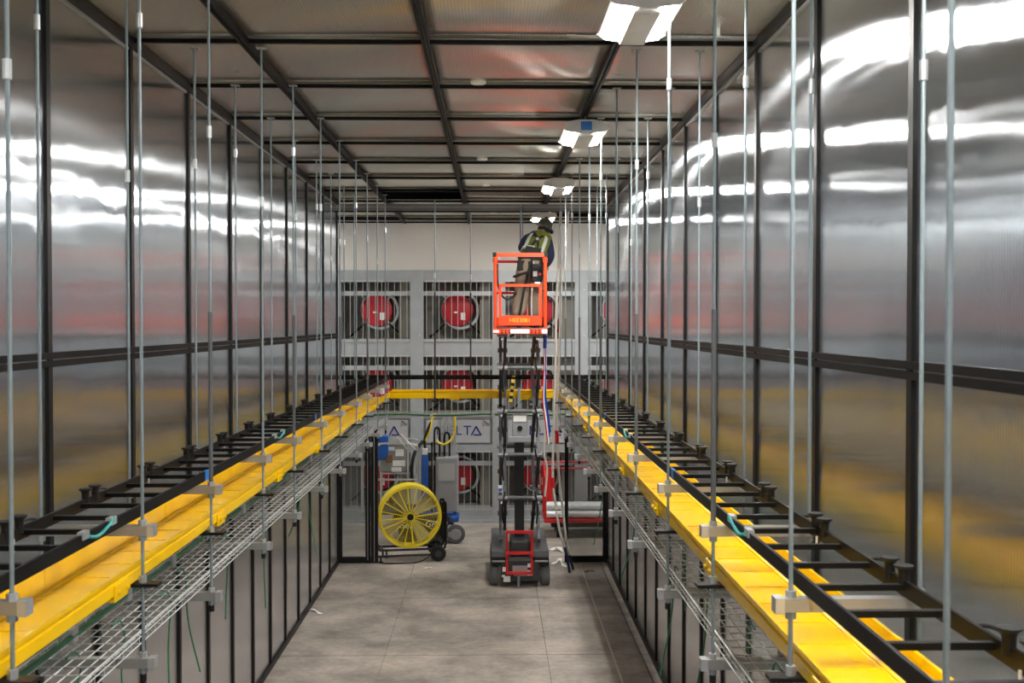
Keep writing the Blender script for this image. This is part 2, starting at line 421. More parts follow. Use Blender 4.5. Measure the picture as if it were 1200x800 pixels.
# ------------------------------------------------------------------ ceiling lamps
def lamp(y, x, label, glow='lamp_glow'):
    t = thing('ceiling_lamp', label, 'ceiling lamp', 'linear lamps under the ceiling', (x, y, CAM_H+1.57))
    L2 = .31
    prof = [(-.185,.035),(-.165,.085),(-.06,.105),(.06,.105),(.165,.085),(.185,.035),(.15,.012),(.05,.0),(-.05,.0),(-.15,.012)]
    # profile lies in X-Z, extruded along Y  (axes after Y are Z, X)
    MB().prism([(z, xx) for xx, z in prof], 1, -L2, L2).build('housing', M['lamp_shell'], t)
    for s in (-1, 1):
        g = MB(); a, b = (.073*s, -.006), (.150*s, .004)
        g.prism([(a[1], a[0]), (b[1], b[0]), (b[1]+.005, b[0]), (a[1]+.005, a[0])], 1, -L2+.015, L2-.015)
        g.build('diffuser', M[glow], t)
    for yy in (-L2, L2-.0):
        MB().prism([(z*1.06-.003, xx*1.04) for xx, z in prof], 1, yy-.012, yy+.012).build('end_cap', M['lamp_shell'], t)
    for yy in (-.2, .2):
        MB().cyl((0, yy, .1), (0, yy, CEIL-.045-CAM_H-1.57), .006).build('suspension_rod', M['zinc_rod'], t)
    B(-.072, .072, -L2+.02, L2-.02, -.030, .0).build('centre_channel', M['lamp_shell'], t, bevel=.01)
    return t
lamp(5.42, .77, 'nearest linear ceiling lamp, cut by the top edge of the picture')
l2 = lamp(8.80, .77, 'second ceiling lamp from the camera, with blue tape on its near end')
B(-.045, .045, -.335, -.323, .02, .09).build('tape', M['blue_tape'], l2)
lamp(12.2, .77, 'third ceiling lamp from the camera, before the header beam')
lamp(15.75, .77, 'farthest ceiling lamp, right above the worker', 'hall_lamp_glow')
for k, y in enumerate((2.02, -1.1)):
    lamp(y, .77, ('ceiling lamp over the camera', 'ceiling lamp behind the camera')[k])
for k, x in enumerate((-4.4, 3.6)):  # added lamps hidden behind the aisle walls, only to brighten the far wall
    lamp(16.5, x, ('added unseen fill lamp in the left cross hall', 'added unseen fill lamp in the right cross hall')[k], 'hall_lamp_glow')

# sprinkler heads and small ceiling discs
for k, (x, y, lab) in enumerate(((-.11, 7.63, 'white ceiling disc beside the middle bar, nearest one'), (-.12, 11.2, 'white ceiling disc beside the middle bar, second from the camera'),
                                 (-.1, 13.3, 'white ceiling disc beside the middle bar, nearest the missing sheet'), (.0, 16.6, 'small white ceiling disc beyond the header beam'))):
    tag(MB().lathe([(.06, 0), (.055,-.012), (.0,-.016)], (x, y, CEIL+.008), n=16).build('ceiling_disc', M['paper_white'], smooth=True), lab, 'ceiling disc', 'white discs on the ceiling')
sp = thing('sprinkler_head', 'small white sprinkler head hanging near the right wall', 'sprinkler', None, (1.36, 6.2, CEIL-.06))
MB().cyl((0,0,.02), (0,0,.065), .012).build('pipe_stub', M['paper_white'], sp); MB().lathe([(.028,0),(.028,.006),(.01,.012),(.01,.02)], (0,0,0), n=12).build('deflector', M['zinc_bright'], sp)

# ------------------------------------------------------------------ far fan wall
FW = YF - .05
pxm = YF/1200
def zf(y): return CAM_H-(y-378)*pxm
posts = [-2.78, -1.34, .10, 1.55, 2.99]
HW = .115
fw = thing('fan_wall', 'galvanised steel frame wall holding the rows of red fans', 'steel frame', None, (0, FW, 0))
zr = [(4.23, 3.235), (2.92, 1.94), (1.235, .27)]        # opening top / bottom per row
for x in posts: B(x-HW, x+HW, -.02, .22, 0, 4.44).build('column', M['galv_sheet'], fw)
for i in range(4):
    a, b = posts[i]+HW, posts[i+1]-HW
    for z0, z1 in ((4.23, 4.44), (2.92, 3.235), (1.84, 1.94), (1.235, 1.385), (0, .27)):
        B(a, b, 0, .2, z0, z1).build('beam', M['galv_sheet'], fw)
    B(a, b, .04, .2, 1.385, 1.84).build('infill_panel', M['galv_sheet'], fw)
    for (zt, zb) in zr:
        B(a, b, .05, .07, zt-.235, zt-.155).build('cross_rail', M['galvanised'], fw)
        B(a, b, .62, .66, zb, zt).build('recess_back', M['recess'], fw)
        B(a, b, .2, .62, zb-.03, zb).build('recess_sill', M['recess'], fw)
        B(b-.22, b, .2, .62, zb, zt).build('duct_side', M['fan_plate'], fw)
B(-2.9, 3.1, -.06, 0, 0, .05).build('floor_angle', M['galvanised'], fw)
for x in posts:
    for z in (.4, 1.5, 2.2, 3.3, 4.1):
        MB().cyl((x+.05, -.03, z), (x+.05, -.02, z), .014, 6).build('bolt', M['zinc_bright'], fw)
# fans
rown = ('top', 'middle', 'bottom'); coln = ('leftmost', 'second from the left', 'third from the left, behind the lift', 'rightmost')
fz = (3.74, 2.42, .79)
for r in range(3):
    for c in range(4):
        t = thing('exhaust_fan', 'red disc fan in the %s row, %s' % (rown[r], coln[c]), 'fan', 'red fans in the far wall', ((posts[c]+posts[c+1])/2 - .02, FW+.32, fz[r]))
        MB().lathe([(0,-.03),(.20,-.03),(.275,-.005),(.285,.02),(.285,.06),(0,.06)], (0,0,0), 1, 28).build('hub_disc', M['fan_red'], t, smooth=True)
        MB().lathe([(.30,.06),(.345,.06),(.345,.26),(.30,.26),(.30,.06)], (.05,0,0), 1, 28).build('shroud', M['galvanised'], t, smooth=True)
        for a in (45, 135, 225, 315):
            ca, sa = math.cos(math.radians(a)), math.sin(math.radians(a))
            MB().bar((.24*ca, .03, .24*sa), (.40*ca, .10, .40*sa), .025, .02).build('bracket', M['zinc_bright'], t)
        for s in (-1, 1):
            MB().tube(smooth_path([(s*.22,.0,-.24), (s*.33,.05,-.34), (s*.42,.08,-.42), (s*.5,.12,-.47)]), .018).build('cable', M['black_rubber'], t)
        B(.06, .14, -.037, -.031, -.17, -.04).build('paper_tag', M['paper_white'], t)
        B(-.06, 0, -.037, -.031, -.05, -.02).build('label_strip', M['paper_white'], t)
# wire guards
for r in range(3):
    for c in range(4):
        a, b = posts[c]+HW, posts[c+1]-HW; zt, zb = zr[r]
        g = thing('wire_guard', 'guard of thin vertical wires before the %s-row fan, %s' % (rown[r], coln[c].split(',')[0]), 'wire guard', 'wire guards over the fan openings', ((a+b)/2, FW-.03, zb))
        n = 11
        rows(MB().cyl((0,0,-.05), (0,0,zt-zb+.04), .0055, 5), 'wire', M['guard_wire'], g, [(-(b-a)/2+(b-a)*(i+.5)/n, 0, 0) for i in range(n)])
        for z in (-.03, zt-zb+.02): B(-(b-a)/2, (b-a)/2, -.008, .0, z-.008, z+.008).build('guard_rail', M['guard_wire'], g)
# sign panels with the blue lettering
for c in range(4):
    a, b = posts[c]+HW+.03, posts[c+1]-HW-.03; W = b-a
    s = thing('sign_panel', 'grey panel with blue lettering between fan rows, %s' % coln[c], 'sign', 'lettered grey panels on the fan wall', ((a+b)/2, FW-.012, 1.40))
    B(-W/2, W/2, 0, .03, 0, .43).build('plate', M['sign_grey'], s)
    for q in ((-W/2, W/2, 0, .012), (-W/2, W/2, .418, .43), (-W/2, -W/2+.012, .012, .418), (W/2-.012, W/2, .012, .418)):
        B(q[0], q[1], -.005, -.0005, q[2], q[3]).build('border', M['sign_edge'], s)
    MB().bar((W/2-.13, -.006, .40), (W/2-.03, -.006, .33), .03, .03).build('corner_mark', M['sign_edge'], s)
    for k, ch in enumerate('DELT'):
        text(ch, .235, M['navy'], s, (-.30+.155*k, -.004, .22), 'letter')
    x0 = -.30+.155*4; tri = MB()
    for p, q in (((x0-.085,.142),(x0,.30)), ((x0,.30),(x0+.085,.142)), ((x0+.085,.150),(x0-.045,.150))):
        tri.bar((p[0],-.005,p[1]), (q[0],-.005,q[1]), .004, .024, up=(0,-1,0) if False else (0,0,1)) if False else tri.bar((p[0],-.005,p[1]), (q[0],-.005,q[1]), .024, .006, up=(0,1,0))
    tri.build('letter', M['navy'], s)
    text('3', .09, M['sign_edge'], s, (x0+.115, -.004, .315), 'superscript')

# ------------------------------------------------------------------ hangers, ladders, raceways, baskets
DL = [3.13, 4.29, 5.33, 6.53, 7.55, 8.75, 9.82, 10.99, 11.96, 13.0, 13.95]
DR = [2.04, 3.12, 4.23, 5.33, 6.53, 7.6, 8.7, 9.75, 10.85, 11.9, 12.95, 13.95]
Z_S1, Z_S2, Z_S3 = CAM_H-.845, CAM_H-1.085, CAM_H-1.40       # strut tops: ladder, raceway, basket
ORD = ['nearest', 'second', 'third', 'fourth', 'fifth', 'sixth', 'seventh', 'eighth', 'ninth', 'tenth', 'eleventh', 'twelfth']
def hanger(y, xi, xo, label, k):
    s = 1 if xo > xi else -1
    t = thing('trapeze_hanger', label, 'hanger', 'threaded rod hangers of the cable trays', (xi, y, Z_S3-.07))
    O = Vector((xi, y, Z_S3-.07)); w = xo-xi
    def lz(z): return z-O.z
    def bx(a, b): return (min(a, b), max(a, b))
    rnd = random.Random(k*7+ (3 if s > 0 else 5))
    for nm, x in (('rod', 0), ('rod', w)):
        MB().cyl((x, 0, 0 if x == 0 else lz(Z_S3)-.05), (x, 0, lz(CEIL-.04)), .0072, 8).build(nm, M['zinc_rod'], t, smooth=True)
        zc = lz(CAM_H + 1.0 + .28*math.sin(k*2.1+(1 if x else 0)+s))
        MB().cyl((x, 0, zc-.03), (x, 0, zc+.03), .0135, 8).build('coupling', M['zinc_bright'], t, smooth=True)
        B(x-.03, x+.03, -.025, .025, lz(CEIL-.046), lz(CEIL-.04)).build('top_plate', M['strut'], t)
        if x == 0 and k % 2 == 0 and y > 4: MB().cyl((x, 0, lz(Z_S1)+.9), (x, 0, lz(Z_S1)+.02), .011, 8).build('sleeve', M['grey_steel'], t, smooth=True)
    for z, mt, nm, e0 in ((Z_S1, 'strut', 'ladder_strut', .045), (Z_S3, 'strut', 'basket_strut', .045)):
        a, b = bx(-e0*s, w+.045*s)
        MB().box(a, b, -.021, .021, lz(z)-.041, lz(z)-.036).box(a, b, -.021, -.017, lz(z)-.036, lz(z)).box(a, b, .017, .021, lz(z)-.036, lz(z)).box(a, b, -.017, .017, lz(z)-.004, lz(z)).build(nm, M[mt], t)
        B(*bx(-(e0+.008)*s, -(e0-.02)*s), -.024, .024, lz(z)-.045, lz(z)+.003).build('end_cap', M['zinc_bright'], t)
        for x in (0, w):
            MB().cyl((x,0,lz(z)+.001), (x,0,lz(z)+.022), .017, 6).build('nut', M['zinc_bright'], t)
            MB().cyl((x,0,lz(z)-.042), (x,0,lz(z)-.064), .017, 6).build('nut', M['zinc_rod'], t)
    B(*bx(-.07*s, w), -.03, .03, lz(Z_S2)-.014, lz(Z_S2)).build('raceway_bracket', M['black_frame'], t)
    MB().cyl((0,0,lz(Z_S2)), (0,0,lz(Z_S2)+.03), .016, 6).build('nut', M['zinc_bright'], t)
    MB().cyl((0,0,-.03), (0,0,.0), .014, 8).build('rod_cap', M['black_rubber'], t)
    return t
RLI, RLO, RRI, RRO = -1.465, -1.885, .915, 1.315
for k, y in enumerate(DL): hanger(y, RLI, RLO, 'threaded rod hanger of the left trays, %s from the camera' % ORD[k], k)
for k, y in enumerate(DR): hanger(y, RRI, RRO, 'threaded rod hanger of the right trays, %s from the camera' % ORD[k], k)

def ladder(label, x0, x1, ya, yb, outer):
    zc = CAM_H-.815
    t = thing('cable_ladder', label, 'cable ladder', 'black cable ladders', ((x0+x1)/2, ya, zc)); h = (x1-x0)/2
    for s in (-1, 1): B(s*h-.006, s*h+.006, 0, yb-ya, -.025, .025).build('rail', M['black_rail'], t)
    n = int((yb-ya)/.285)
    rows(B(-h, h, -.011, .011, -.007, .012), 'rung', M['black_rail'], t, [(0, .12+.285*i, 0) for i in range(n)])
    if outer is None: return t
    xo = outer*h
    pm = MB().lathe([(.017,.0),(.017,.046),(.020,.056),(.030,.064),(.030,.069),(0,.069)], (0,0,0), n=10)
    ys = []
    y = YE-.45
    while y > ya+.15: ys += [y-.055, y+.055]; y -= .755
    rows(pm, 'retaining_post', M['black_rubber'], t, [(xo, yy-ya, 0) for yy in ys], True)
    rows(MB().tube(smooth_path([(0,0,.02),(outer*.02,.06,.034),(outer*.015,.13,.028),(0,.19,.005)]), .006), 'cable_loop', M['black_rubber'], t, [(xo, yy-ya+.02, 0) for yy in ys[1::2]])
    rows(MB().tube([(0,0,0),(0,.0,-.05)], .004), 'tie_end', M['chalk'], t, [(xo-outer*.03, yy-ya, 0) for yy in ys[::4]])
    xi = -xo
    for yy in (4.05-ya, 7.4-ya):
        MB().tube(smooth_path([(xi-outer*.012,yy-.18,.01),(xi-outer*.016,yy-.1,-.004),(xi-outer*.016,yy,.012),(xi-outer*.012,yy+.08,.03)]), .007).build('jumper_wire', M['teal_wire'], t)
        for q in (-.20, .08): B(xi-.012, xi+.012, yy+q-.03, yy+q+.03, .005, .035).build('lug', M['zinc_bright'], t)
        B(xi-.0075, xi+.0075, yy+1.4, yy+1.47, -.0255, .026).build('tape', M['blue_tape'], t)
    return t
LLI, LLO, LRI, LRO = -1.535, -1.835, .970, 1.265
ladder('black cable ladder along the left wall', LLO, LLI, 1.6, 15.185, -1)
ladder('black cable ladder along the right wall', LRI, LRO, 1.0, 15.185, 1)
# the ladder across the far end of the aisle
zc = CAM_H-.815
t = thing('cable_ladder', 'black cable ladder crossing the far end of the aisle', 'cable ladder', 'black cable ladders', (0, 15.35, zc))
for s in (-1, 1): B(XL-.3, XR+.3, s*.15-.006, s*.15+.006, -.025, .025).build('rail', M['black_rail'], t)
rows(B(-.011, .011, -.15, .15, -.007, .012), 'rung', M['black_rail'], t, [(XL+.2+.285*i, 0, 0) for i in range(13)])

# yellow raceways: lipped channel sections with couplers
def channel_prof(w, hn, hf, th=.006):
    # low near side at -a, tall far side at +a; each side has a rolled lip and a stepped outer face
    a = w/2
    out = [(-a-.010, hn), (-a-.010, hn-.016), (-a+.004, hn-.020), (-a+.004, hn-.034), (-a-.004, hn-.038), (-a-.004, .010), (-a+.008, 0),
           (a-.008, 0), (a+.004, .010), (a+.004, hf-.02), (a+.010, hf-.016), (a+.010, hf)]
    inn = [(a-.002, hf), (a-.006, hf-.02), (a-.006, .020), (a-.020, .014), (a-.022, th), (-a+.022, th), (-a+.014, .02), (-a+.010, hn-.02), (-a+.004, hn)]
    return out + inn
def raceway(label, xc, W, ya, yb, joints, side):
    z = Z_S2; H = .09
    t = thing('fibre_raceway', label, 'cable trough', 'yellow cable troughs', (xc, ya, z))
    js = [ya] + [j for j in joints if ya+.1 < j < yb-.1] + [yb]
    pr = [(zz, -side*xx*-1 if side > 0 else -xx) for xx, zz in channel_prof(W, .09, .122)]
    for a, b in zip(js, js[1:]):
        MB().prism(pr, 1, a-ya+.003, b-ya-.003).build('trough_section', M['yellow'], t)
        # moulded ribs across the floor
        n = int((b-a)/.25)
        for i in range(1, n):
            B(-W/2+.02, W/2-.02, a-ya+.25*i-.006, a-ya+.25*i+.006, .006, .009).build('floor_rib', M['yellow'], t)
    for j in js[1:-1]:
        c = MB(); ct_ = .014
        for s in (-1, 1):
            c.box(min(s*(W/2+.001), s*(W/2+ct_)), max(s*(W/2+.001), s*(W/2+ct_)), j-ya-.07, j-ya+.07, -.012, H*.6)
        c.box(-W/2-ct_, W/2+ct_, j-ya-.07, j-ya+.07, -.016, -.002)
        c.build('coupler', M['yellow'], t, bevel=.01)
        for s in (-1, 1):
            for q in (-.045, .045):
                MB().cyl((s*(W/2+.012), j-ya+q, .02), (s*(W/2+.026), j-ya+q, .02), .010, 8).build('coupler_screw', M['yellow'], t)
    return t
raceway('yellow cable trough running along the left side of the aisle', -1.645, .30, 1.6, 14.92, [2.6, 4.1, 5.6, 7.15, 8.7, 10.1, 11.5, 12.9], -1)
raceway('yellow cable trough running along the right side of the aisle', 1.09, .29, 1.0, 14.92, [1.4, 2.9, 4.4, 5.87, 7.4, 8.9, 10.4, 11.9, 13.2], 1)
t = thing('fibre_raceway', 'yellow cable trough crossing the far end of the aisle', 'cable trough', 'yellow cable troughs', (0, 14.78, Z_S2))
xa, xb = -1.645+.165, 1.09-.16
pr = [(yy, zz) for yy, zz in channel_prof(.28, .115, .115)]
for a, b in ((xa, -.55), (-.55, .45), (.45, xb)): MB().prism(pr, 0, a+.003, b-.003).build('trough_section', M['yellow'], t)
for x in (-.55, .45): MB().box(x-.07, x+.07, -.17, -.14, -.014, .07).box(x-.07, x+.07, .14, .17, -.014, .07).box(x-.07, x+.07, -.17, .17, -.02, -.004).build('coupler', M['yellow'], t, bevel=.01)
for k, x in enumerate((-.83, -.33)):
    h = thing('drop_rod_hanger', ('left', 'right')[k] + ' of the two thin rods holding up the crossing yellow trough', 'hanger', 'rod hangers of the crossing trough', (x, 14.6 if k == 0 else 14.98, Z_S2-.03))
    MB().cyl((0,0,0), (0,0,CEIL-.04-Z_S2+.03), .008).build('rod', M['zinc_rod'], h); MB().cyl((0,0,1.75), (0,0,1.82), .014).build('coupling', M['zinc_bright'], h)
    MB().cyl((0,0,0), (0,0,1.55), .011).build('sleeve', M['dark_steel'], h)
    B(-.05, .05, -.02, .35 if k == 0 else .02, -.012, 0).build('foot_bracket', M['black_frame'], h)

# wire mesh baskets with the green earth cable
def basket(label, x0, x1, ya, yb, lead):
    z = Z_S3+.004; W = x1-x0
    t = thing('wire_basket_tray', label, 'wire basket', 'wire baskets under the cable troughs', ((x0+x1)/2, ya, z)); h = W/2
    n = int((yb-ya)/.1)
    u = MB().tube([(-h,0,.055),(-h,0,.004),(h,0,.004),(h,0,.055)], .0028, 5)
    rows(u, 'cross_wire', M['basket_wire'], t, [(0, .05+.1*i, 0) for i in range(n)])
    for i in range(7): MB().cyl((-h+W*i/6, 0, .0), (-h+W*i/6, yb-ya, .0), .0034, 5).build('long_wire', M['basket_wire'], t)
    for s in (-1, 1):
        for zz, r in ((.03, .003), (.055, .0045)): MB().cyl((s*h, 0, zz), (s*h, yb-ya, zz), r, 5).build('side_wire', M['basket_wire'], t)
    return t
BL, BR = (-1.845, -1.535), (.965, 1.27)
basket('wire basket tray hung below the left yellow trough', BL[0], BL[1], 1.6, 14.93, 1)
basket('wire basket tray hung below the right yellow trough', BR[0], BR[1], 1.0, 14.93, 1)
t = thing('wire_basket_tray', 'wire basket tray crossing the far end of the aisle', 'wire basket', 'wire baskets under the cable troughs', (0, 15.12, Z_S3+.03))
rows(MB().tube([(0,-.15,.055),(0,-.15,.004),(0,.15,.004),(0,.15,.055)], .003, 5), 'cross_wire', M['basket_wire'], t, [(-1.9+.1*i, 0, 0) for i in range(33)])
for i in range(6): MB().cyl((-1.9, -.15+.06*i, 0), (1.35, -.15+.06*i, 0), .003, 5).build('long_wire', M['basket_wire'], t)
for yy in (-.15, .15): MB().cyl((-1.9, yy, .055), (1.35, yy, .055), .0045, 5).build('side_wire', M['basket_wire'], t)
def earth(label, pts, clamps):
    t = thing('earth_cable', label, 'cable', 'green earth cables', pts[0])
    O = Vector(pts[0]); MB().tube([Vector(p)-O for p in smooth_path(pts, 8)], .013, 8).build('sheath', M['green_wire'], t, smooth=True)
    for p in clamps:
        q = Vector(p)-O
        B(q.x-.022, q.x+.022, q.y-.03, q.y+.03, q.z-.03, q.z+.035).build('clamp', M['zinc_bright'], t, bevel=.005)
    return t
def wav(x, ys, z, a): return [(x+a*math.sin(y*1.7), y, z+.006*math.sin(y*2.9)) for y in ys]
ysl = [1.7+.5*i for i in range(26)]
earth('green earth cable clipped along the left wire basket', wav(-1.79, ysl, CAM_H-1.325, .012), [(-1.79, y, CAM_H-1.325) for y in (3.0, 3.6, 4.35, 5.0, 5.7, 6.5, 7.3, 8.1, 9, 10, 11, 12)])
earth('green earth cable clipped along the right wire basket', wav(1.22, ysl, CAM_H-1.325, .012), [(1.22, y, CAM_H-1.325) for y in (3.4, 4.6, 5.4, 6.2, 7.4, 8.6, 10, 11.4)])
earth('green earth cable clipped along the crossing wire basket', [(-1.75+.4*i, 14.95, CAM_H-1.345+.01*math.sin(i*1.9)) for i in range(8)], [(-.9, 14.95, CAM_H-1.345), (.0, 14.95, CAM_H-1.345), (.75, 14.95, CAM_H-1.345)])
# loose green leads hanging from the baskets
lk = 0
for side, xs, ds in (('left', BL, [3.95, 4.3, 4.75, 5.25, 5.75, 6.6, 7.3, 8.3, 9.4, 10.6]), ('right', BR, [3.6, 4.1, 4.65, 5.3, 5.75, 6.5, 7.4, 8.4, 9.6, 10.8])):
    for k, y in enumerate(ds):
        r = random.Random(lk*3+1); lk += 1
        x = r.uniform(xs[0]+.05, xs[1]-.03); l = r.uniform(.32, .75); z = Z_S3+.02; b = r.uniform(-.12, .14); c = r.uniform(-.15,.15)
        pts = smooth_path([(x, y-.12, z+.012), (x, y-.03, z+.012), (x+.005, y+.02, z-.06), (x+b*.25, y+c*.3, z-l*.5), (x+b, y+c, z-l)])
        tag(MB().tube(pts, .0048, 6).build('earth_lead', M['green_wire'], smooth=True), 'loose green earth lead hanging from the %s basket, %s from the camera' % (side, ORD[k]), 'wire', 'green earth leads under the baskets')

# ------------------------------------------------------------------ scissor lift
sl = thing('scissor_lift', 'compact scissor lift with orange basket raised to the ceiling', 'scissor lift', None, (.355, 13.55, 0))
L = 1.50
# chassis
ch = MB().box(-.25, .25, .02, L, .10, .30).box(-.37, .37, .25, L-.25, .26, .34)
ch.build('chassis', M['dark_steel'], sl, bevel=.012)
for s in (-1, 1):
    MB().box(min(s*.16, s*.385), max(s*.16, s*.385), .0, L, .40, .50).build('side_tray', M['grey_steel'], sl, bevel=.012)
    MB().box(min(s*.19, s*.385), max(s*.19, s*.385), -.012, .1, .30, .40).build('front_pocket', M['black_rubber'], sl, bevel=.006)
    MB().bar((s*.20, -.03, .36), (s*.37, -.03, .36), .03, .018).build('pocket_lip', M['mid_grey'], sl)
    for y in (.16, L-.16):
        wx = s*.345
        w_ = MB().lathe([(.07,-.055),(.145,-.055),(.16,-.035),(.16,.035),(.145,.055),(.07,.055)], (wx, y, .16), 0, 24)
        wo = w_.build('tyre', M['tyre'], sl, smooth=True)
        MB().lathe([(.0,-.062),(.075,-.062),(.085,-.05),(.085,.05),(.075,.062),(0,.062)], (wx, y, .16), 0, 16).build('wheel_hub', M['mid_grey'], wo)
MB().box(-.25, .25, -.015, .02, .09, .36).build('front_plate', M['dark_steel'], sl, bevel=.008)
MB().box(-.15, .15, -.02, .3, .36, .40).build('step_deck', M['grey_steel'], sl)
MB().box(-.13, .13, .05, .75, .40, .62).build('power_unit', M['dark_steel'], sl, bevel=.03)
MB().box(-.10, .10, -.035, -.016, .22, .30).build('control_panel', M['strut'], sl)
MB().box(-.08, .08, -.03, -.016, .16, .20).build('control_panel', M['mid_grey'], sl)
MB().cyl((-.02,-.04,.02), (-.02,-.04,.17), .018).build('tow_pin', M['zinc_rod'], sl)
for x, z, w_, h_ in ((-.175,.12,.09,.075), (.13,.20,.075,.07), (.13,.30,.06,.05), (-.22,.16,.04,.03), (-.21,.25,.045,.06)):
    B(x-w_/2, x+w_/2, -.022, -.0155, z-h_/2, z+h_/2).build('sticker', M['paper_white'], sl)
# red entry ladder
rl = MB()
for s in (-1, 1): rl.tube([(s*.165-.01, -.06, .20), (s*.165-.01, -.06, .76)], .017)
lad = rl.build('entry_ladder', M['red_paint'], sl, smooth=True)
for z in (.21, .475, .755): MB().bar((-.185, -.06, z), (.165, -.06, z), .045, .035).build('ladder_step', M['red_paint'], lad)
# scissor arms: five levels seen end-on
zs = [.60, 1.18, 1.76, 2.34, 2.92, 3.36]
yn, yf = .10, 1.0
for k in range(5):
    z0, z1 = zs[k], zs[k+1]
    for s in (-1, 1):
        xo, xi = s*.255, s*.195
        o1 = (xo, xi) if k % 2 == 0 else (xi, xo)
        MB().bar((o1[0], yn, z0), (o1[0], yf, z1), .042, .075).build('scissor_arm', M['grey_steel'], sl)
        MB().bar((o1[1], yf, z0), (o1[1], yn, z1), .042, .075).build('scissor_arm', M['dark_steel'], sl)
        MB().cyl((s*.16, (yn+yf)/2, (z0+z1)/2), (s*.295, (yn+yf)/2, (z0+z1)/2), .032, 12).build('pivot_pin', M['grey_steel'], sl)
        for yy, zz in ((yn, z1), (yf, z1)):
            MB().cyl((s*.165, yy, zz), (s*.30, yy, zz), .03, 10).build('pivot_pin', M['mid_grey'], sl)
        if k % 2 == 0: B(s*.235-.02, s*.235+.02, yn-.05, yn-.035, z1-.07, z1-.045).build('sticker', M['paper_white'], sl)
for k, yy in ((1, yn), (2, yf), (3, yn), (4, yf), (2, yn), (4, yn)):
    MB().cyl((-.26, yy, zs[k]), (.26, yy, zs[k]), .028, 10).build('cross_tube', M['grey_steel'], sl, smooth=True)
MB().bar((0, .35, .62), (0, .55, 2.02), .13, .13).build('lift_cylinder', M['black_rubber'], sl)
MB().bar((0, .54, 1.95), (0, .6, 2.62), .035, .035).build('cylinder_rod', M['zinc_rod'], sl)
cv = MB().box(-.105, .105, .12, .16, 1.98, 2.30).box(-.15, .15, .10, .18, 1.92, 2.0).build('cylinder_cover', M['mid_grey'], sl, bevel=.012)
B(-.085, .085, .108, .119, 2.20, 2.28).build('cover_label', M['paper_white'], cv); MB().lathe([(0,.105),(.035,.105),(.035,.119)], (0,0,2.11), 1, 16).build('cover_emblem', M['black_rubber'], cv)
hz = MB().bar((-.12, .3, 2.45), (-.08, .3, 2.80), .045, .02).build('prop_bar', M['hazard_yellow'], sl)
for i in range(4):
    q = .12+.25*i; MB().bar((-.12+.04*q, .288, 2.45+.35*q), (-.12+.04*q+.006, .288, 2.45+.35*q+.04), .047, .006).build('stripe', M['black_rubber'], hz)
for s in (-1, 1):
    for z in (1.05, 1.62, 2.2, 2.8): MB().tube(smooth_path([(s*.22,yn-.05,z-.2),(s*.235,yn-.09,z),(s*.2,yn-.05,z+.22)]), .012).build('hydraulic_hose', M['black_rubber'], sl)
B(-.29, -.235, .02, .03, 1.27, 1.36).build('sticker', M['paper_white'], sl); B(-.285, -.24, .015, .02, 1.28, 1.32).build('sticker', M['blue_paint'], sl)
# orange basket
PZ = 3.455; W0 = .352; YA, YB = -.12, 1.42
pf = MB().box(-W0, W0, YA, YB, PZ-.085, PZ-.012).build('platform_frame', M['orange'], sl, bevel=.006)
MB().box(-W0+.01, W0-.01, YA+.01, YB-.01, PZ-.011, PZ).build('platform_deck', M['dark_steel'], sl)
for x in (-.24,-.19,-.14,.15,.20,.25):
    for z in (-.065, -.035): MB().cyl((x, YA-.004, PZ+z), (x, YA+.001, PZ+z), .011, 8).build('punched_hole', M['dark_void'], pf)
B(-W0-.003, -W0+.075, YA-.006, YA-.001, PZ-.065, PZ-.03).build('sticker', M['paper_white'], pf)
B(-.13, .12, YA-.006, YA-.001, PZ-.075, PZ-.02).build('sticker', M['paper_white'], pf)
B(W0-.07, W0+.002, YA-.006, YA-.001, PZ-.075, PZ-.02).build('sticker', M['paper_white'], pf)
R = .024; TOP = PZ+.955
for x in (-W0+R, W0-R):
    for y in (YA+R, (YA+YB)/2, YB-R):
        MB().cyl((x, y, PZ-.02), (x, y, TOP), R if y < 1 and y > 0 else R, 10).build('guard_post', M['orange'], sl, smooth=True)
    MB().cyl((x, YA+R, TOP-.10), (x, YA+R, TOP-.04), .034, 12).build('post_collar', M['orange'], sl, smooth=True)
    MB().cyl((x, YA, TOP), (x, YB, TOP), R*.8, 8).build('top_rail', M['orange'], sl, smooth=True)
    MB().cyl((x, YA, PZ+.5), (x, YB, PZ+.5), R*.8, 8).build('mid_rail', M['orange'], sl, smooth=True)
    B(x-.008, x+.008, YA, YB, PZ, PZ+.14).build('toe_board', M['orange'], sl)
MB().bar((-W0+.01, YA+R, TOP), (W0-.01, YA+R, TOP), .045, .052).build('top_rail', M['orange'], sl)
for s in (-1, 1): B(s*(W0-.015)-.025, s*(W0-.015)+.025, YA-.002, YA+.05, TOP-.028, TOP+.03).build('rail_cap', M['black_rubber'], sl)
MB().cyl((-W0, YB-R, TOP), (W0, YB-R, TOP), R*.8, 8).build('top_rail', M['red_paint'], sl, smooth=True)
MB().cyl((-W0, YB-R, PZ+.5), (W0, YB-R, PZ+.5), R*.8, 8).build('mid_rail', M['red_paint'], sl, smooth=True)
B(-W0, W0, YB-.012, YB, PZ, PZ+.14).build('toe_board', M['orange'], sl)
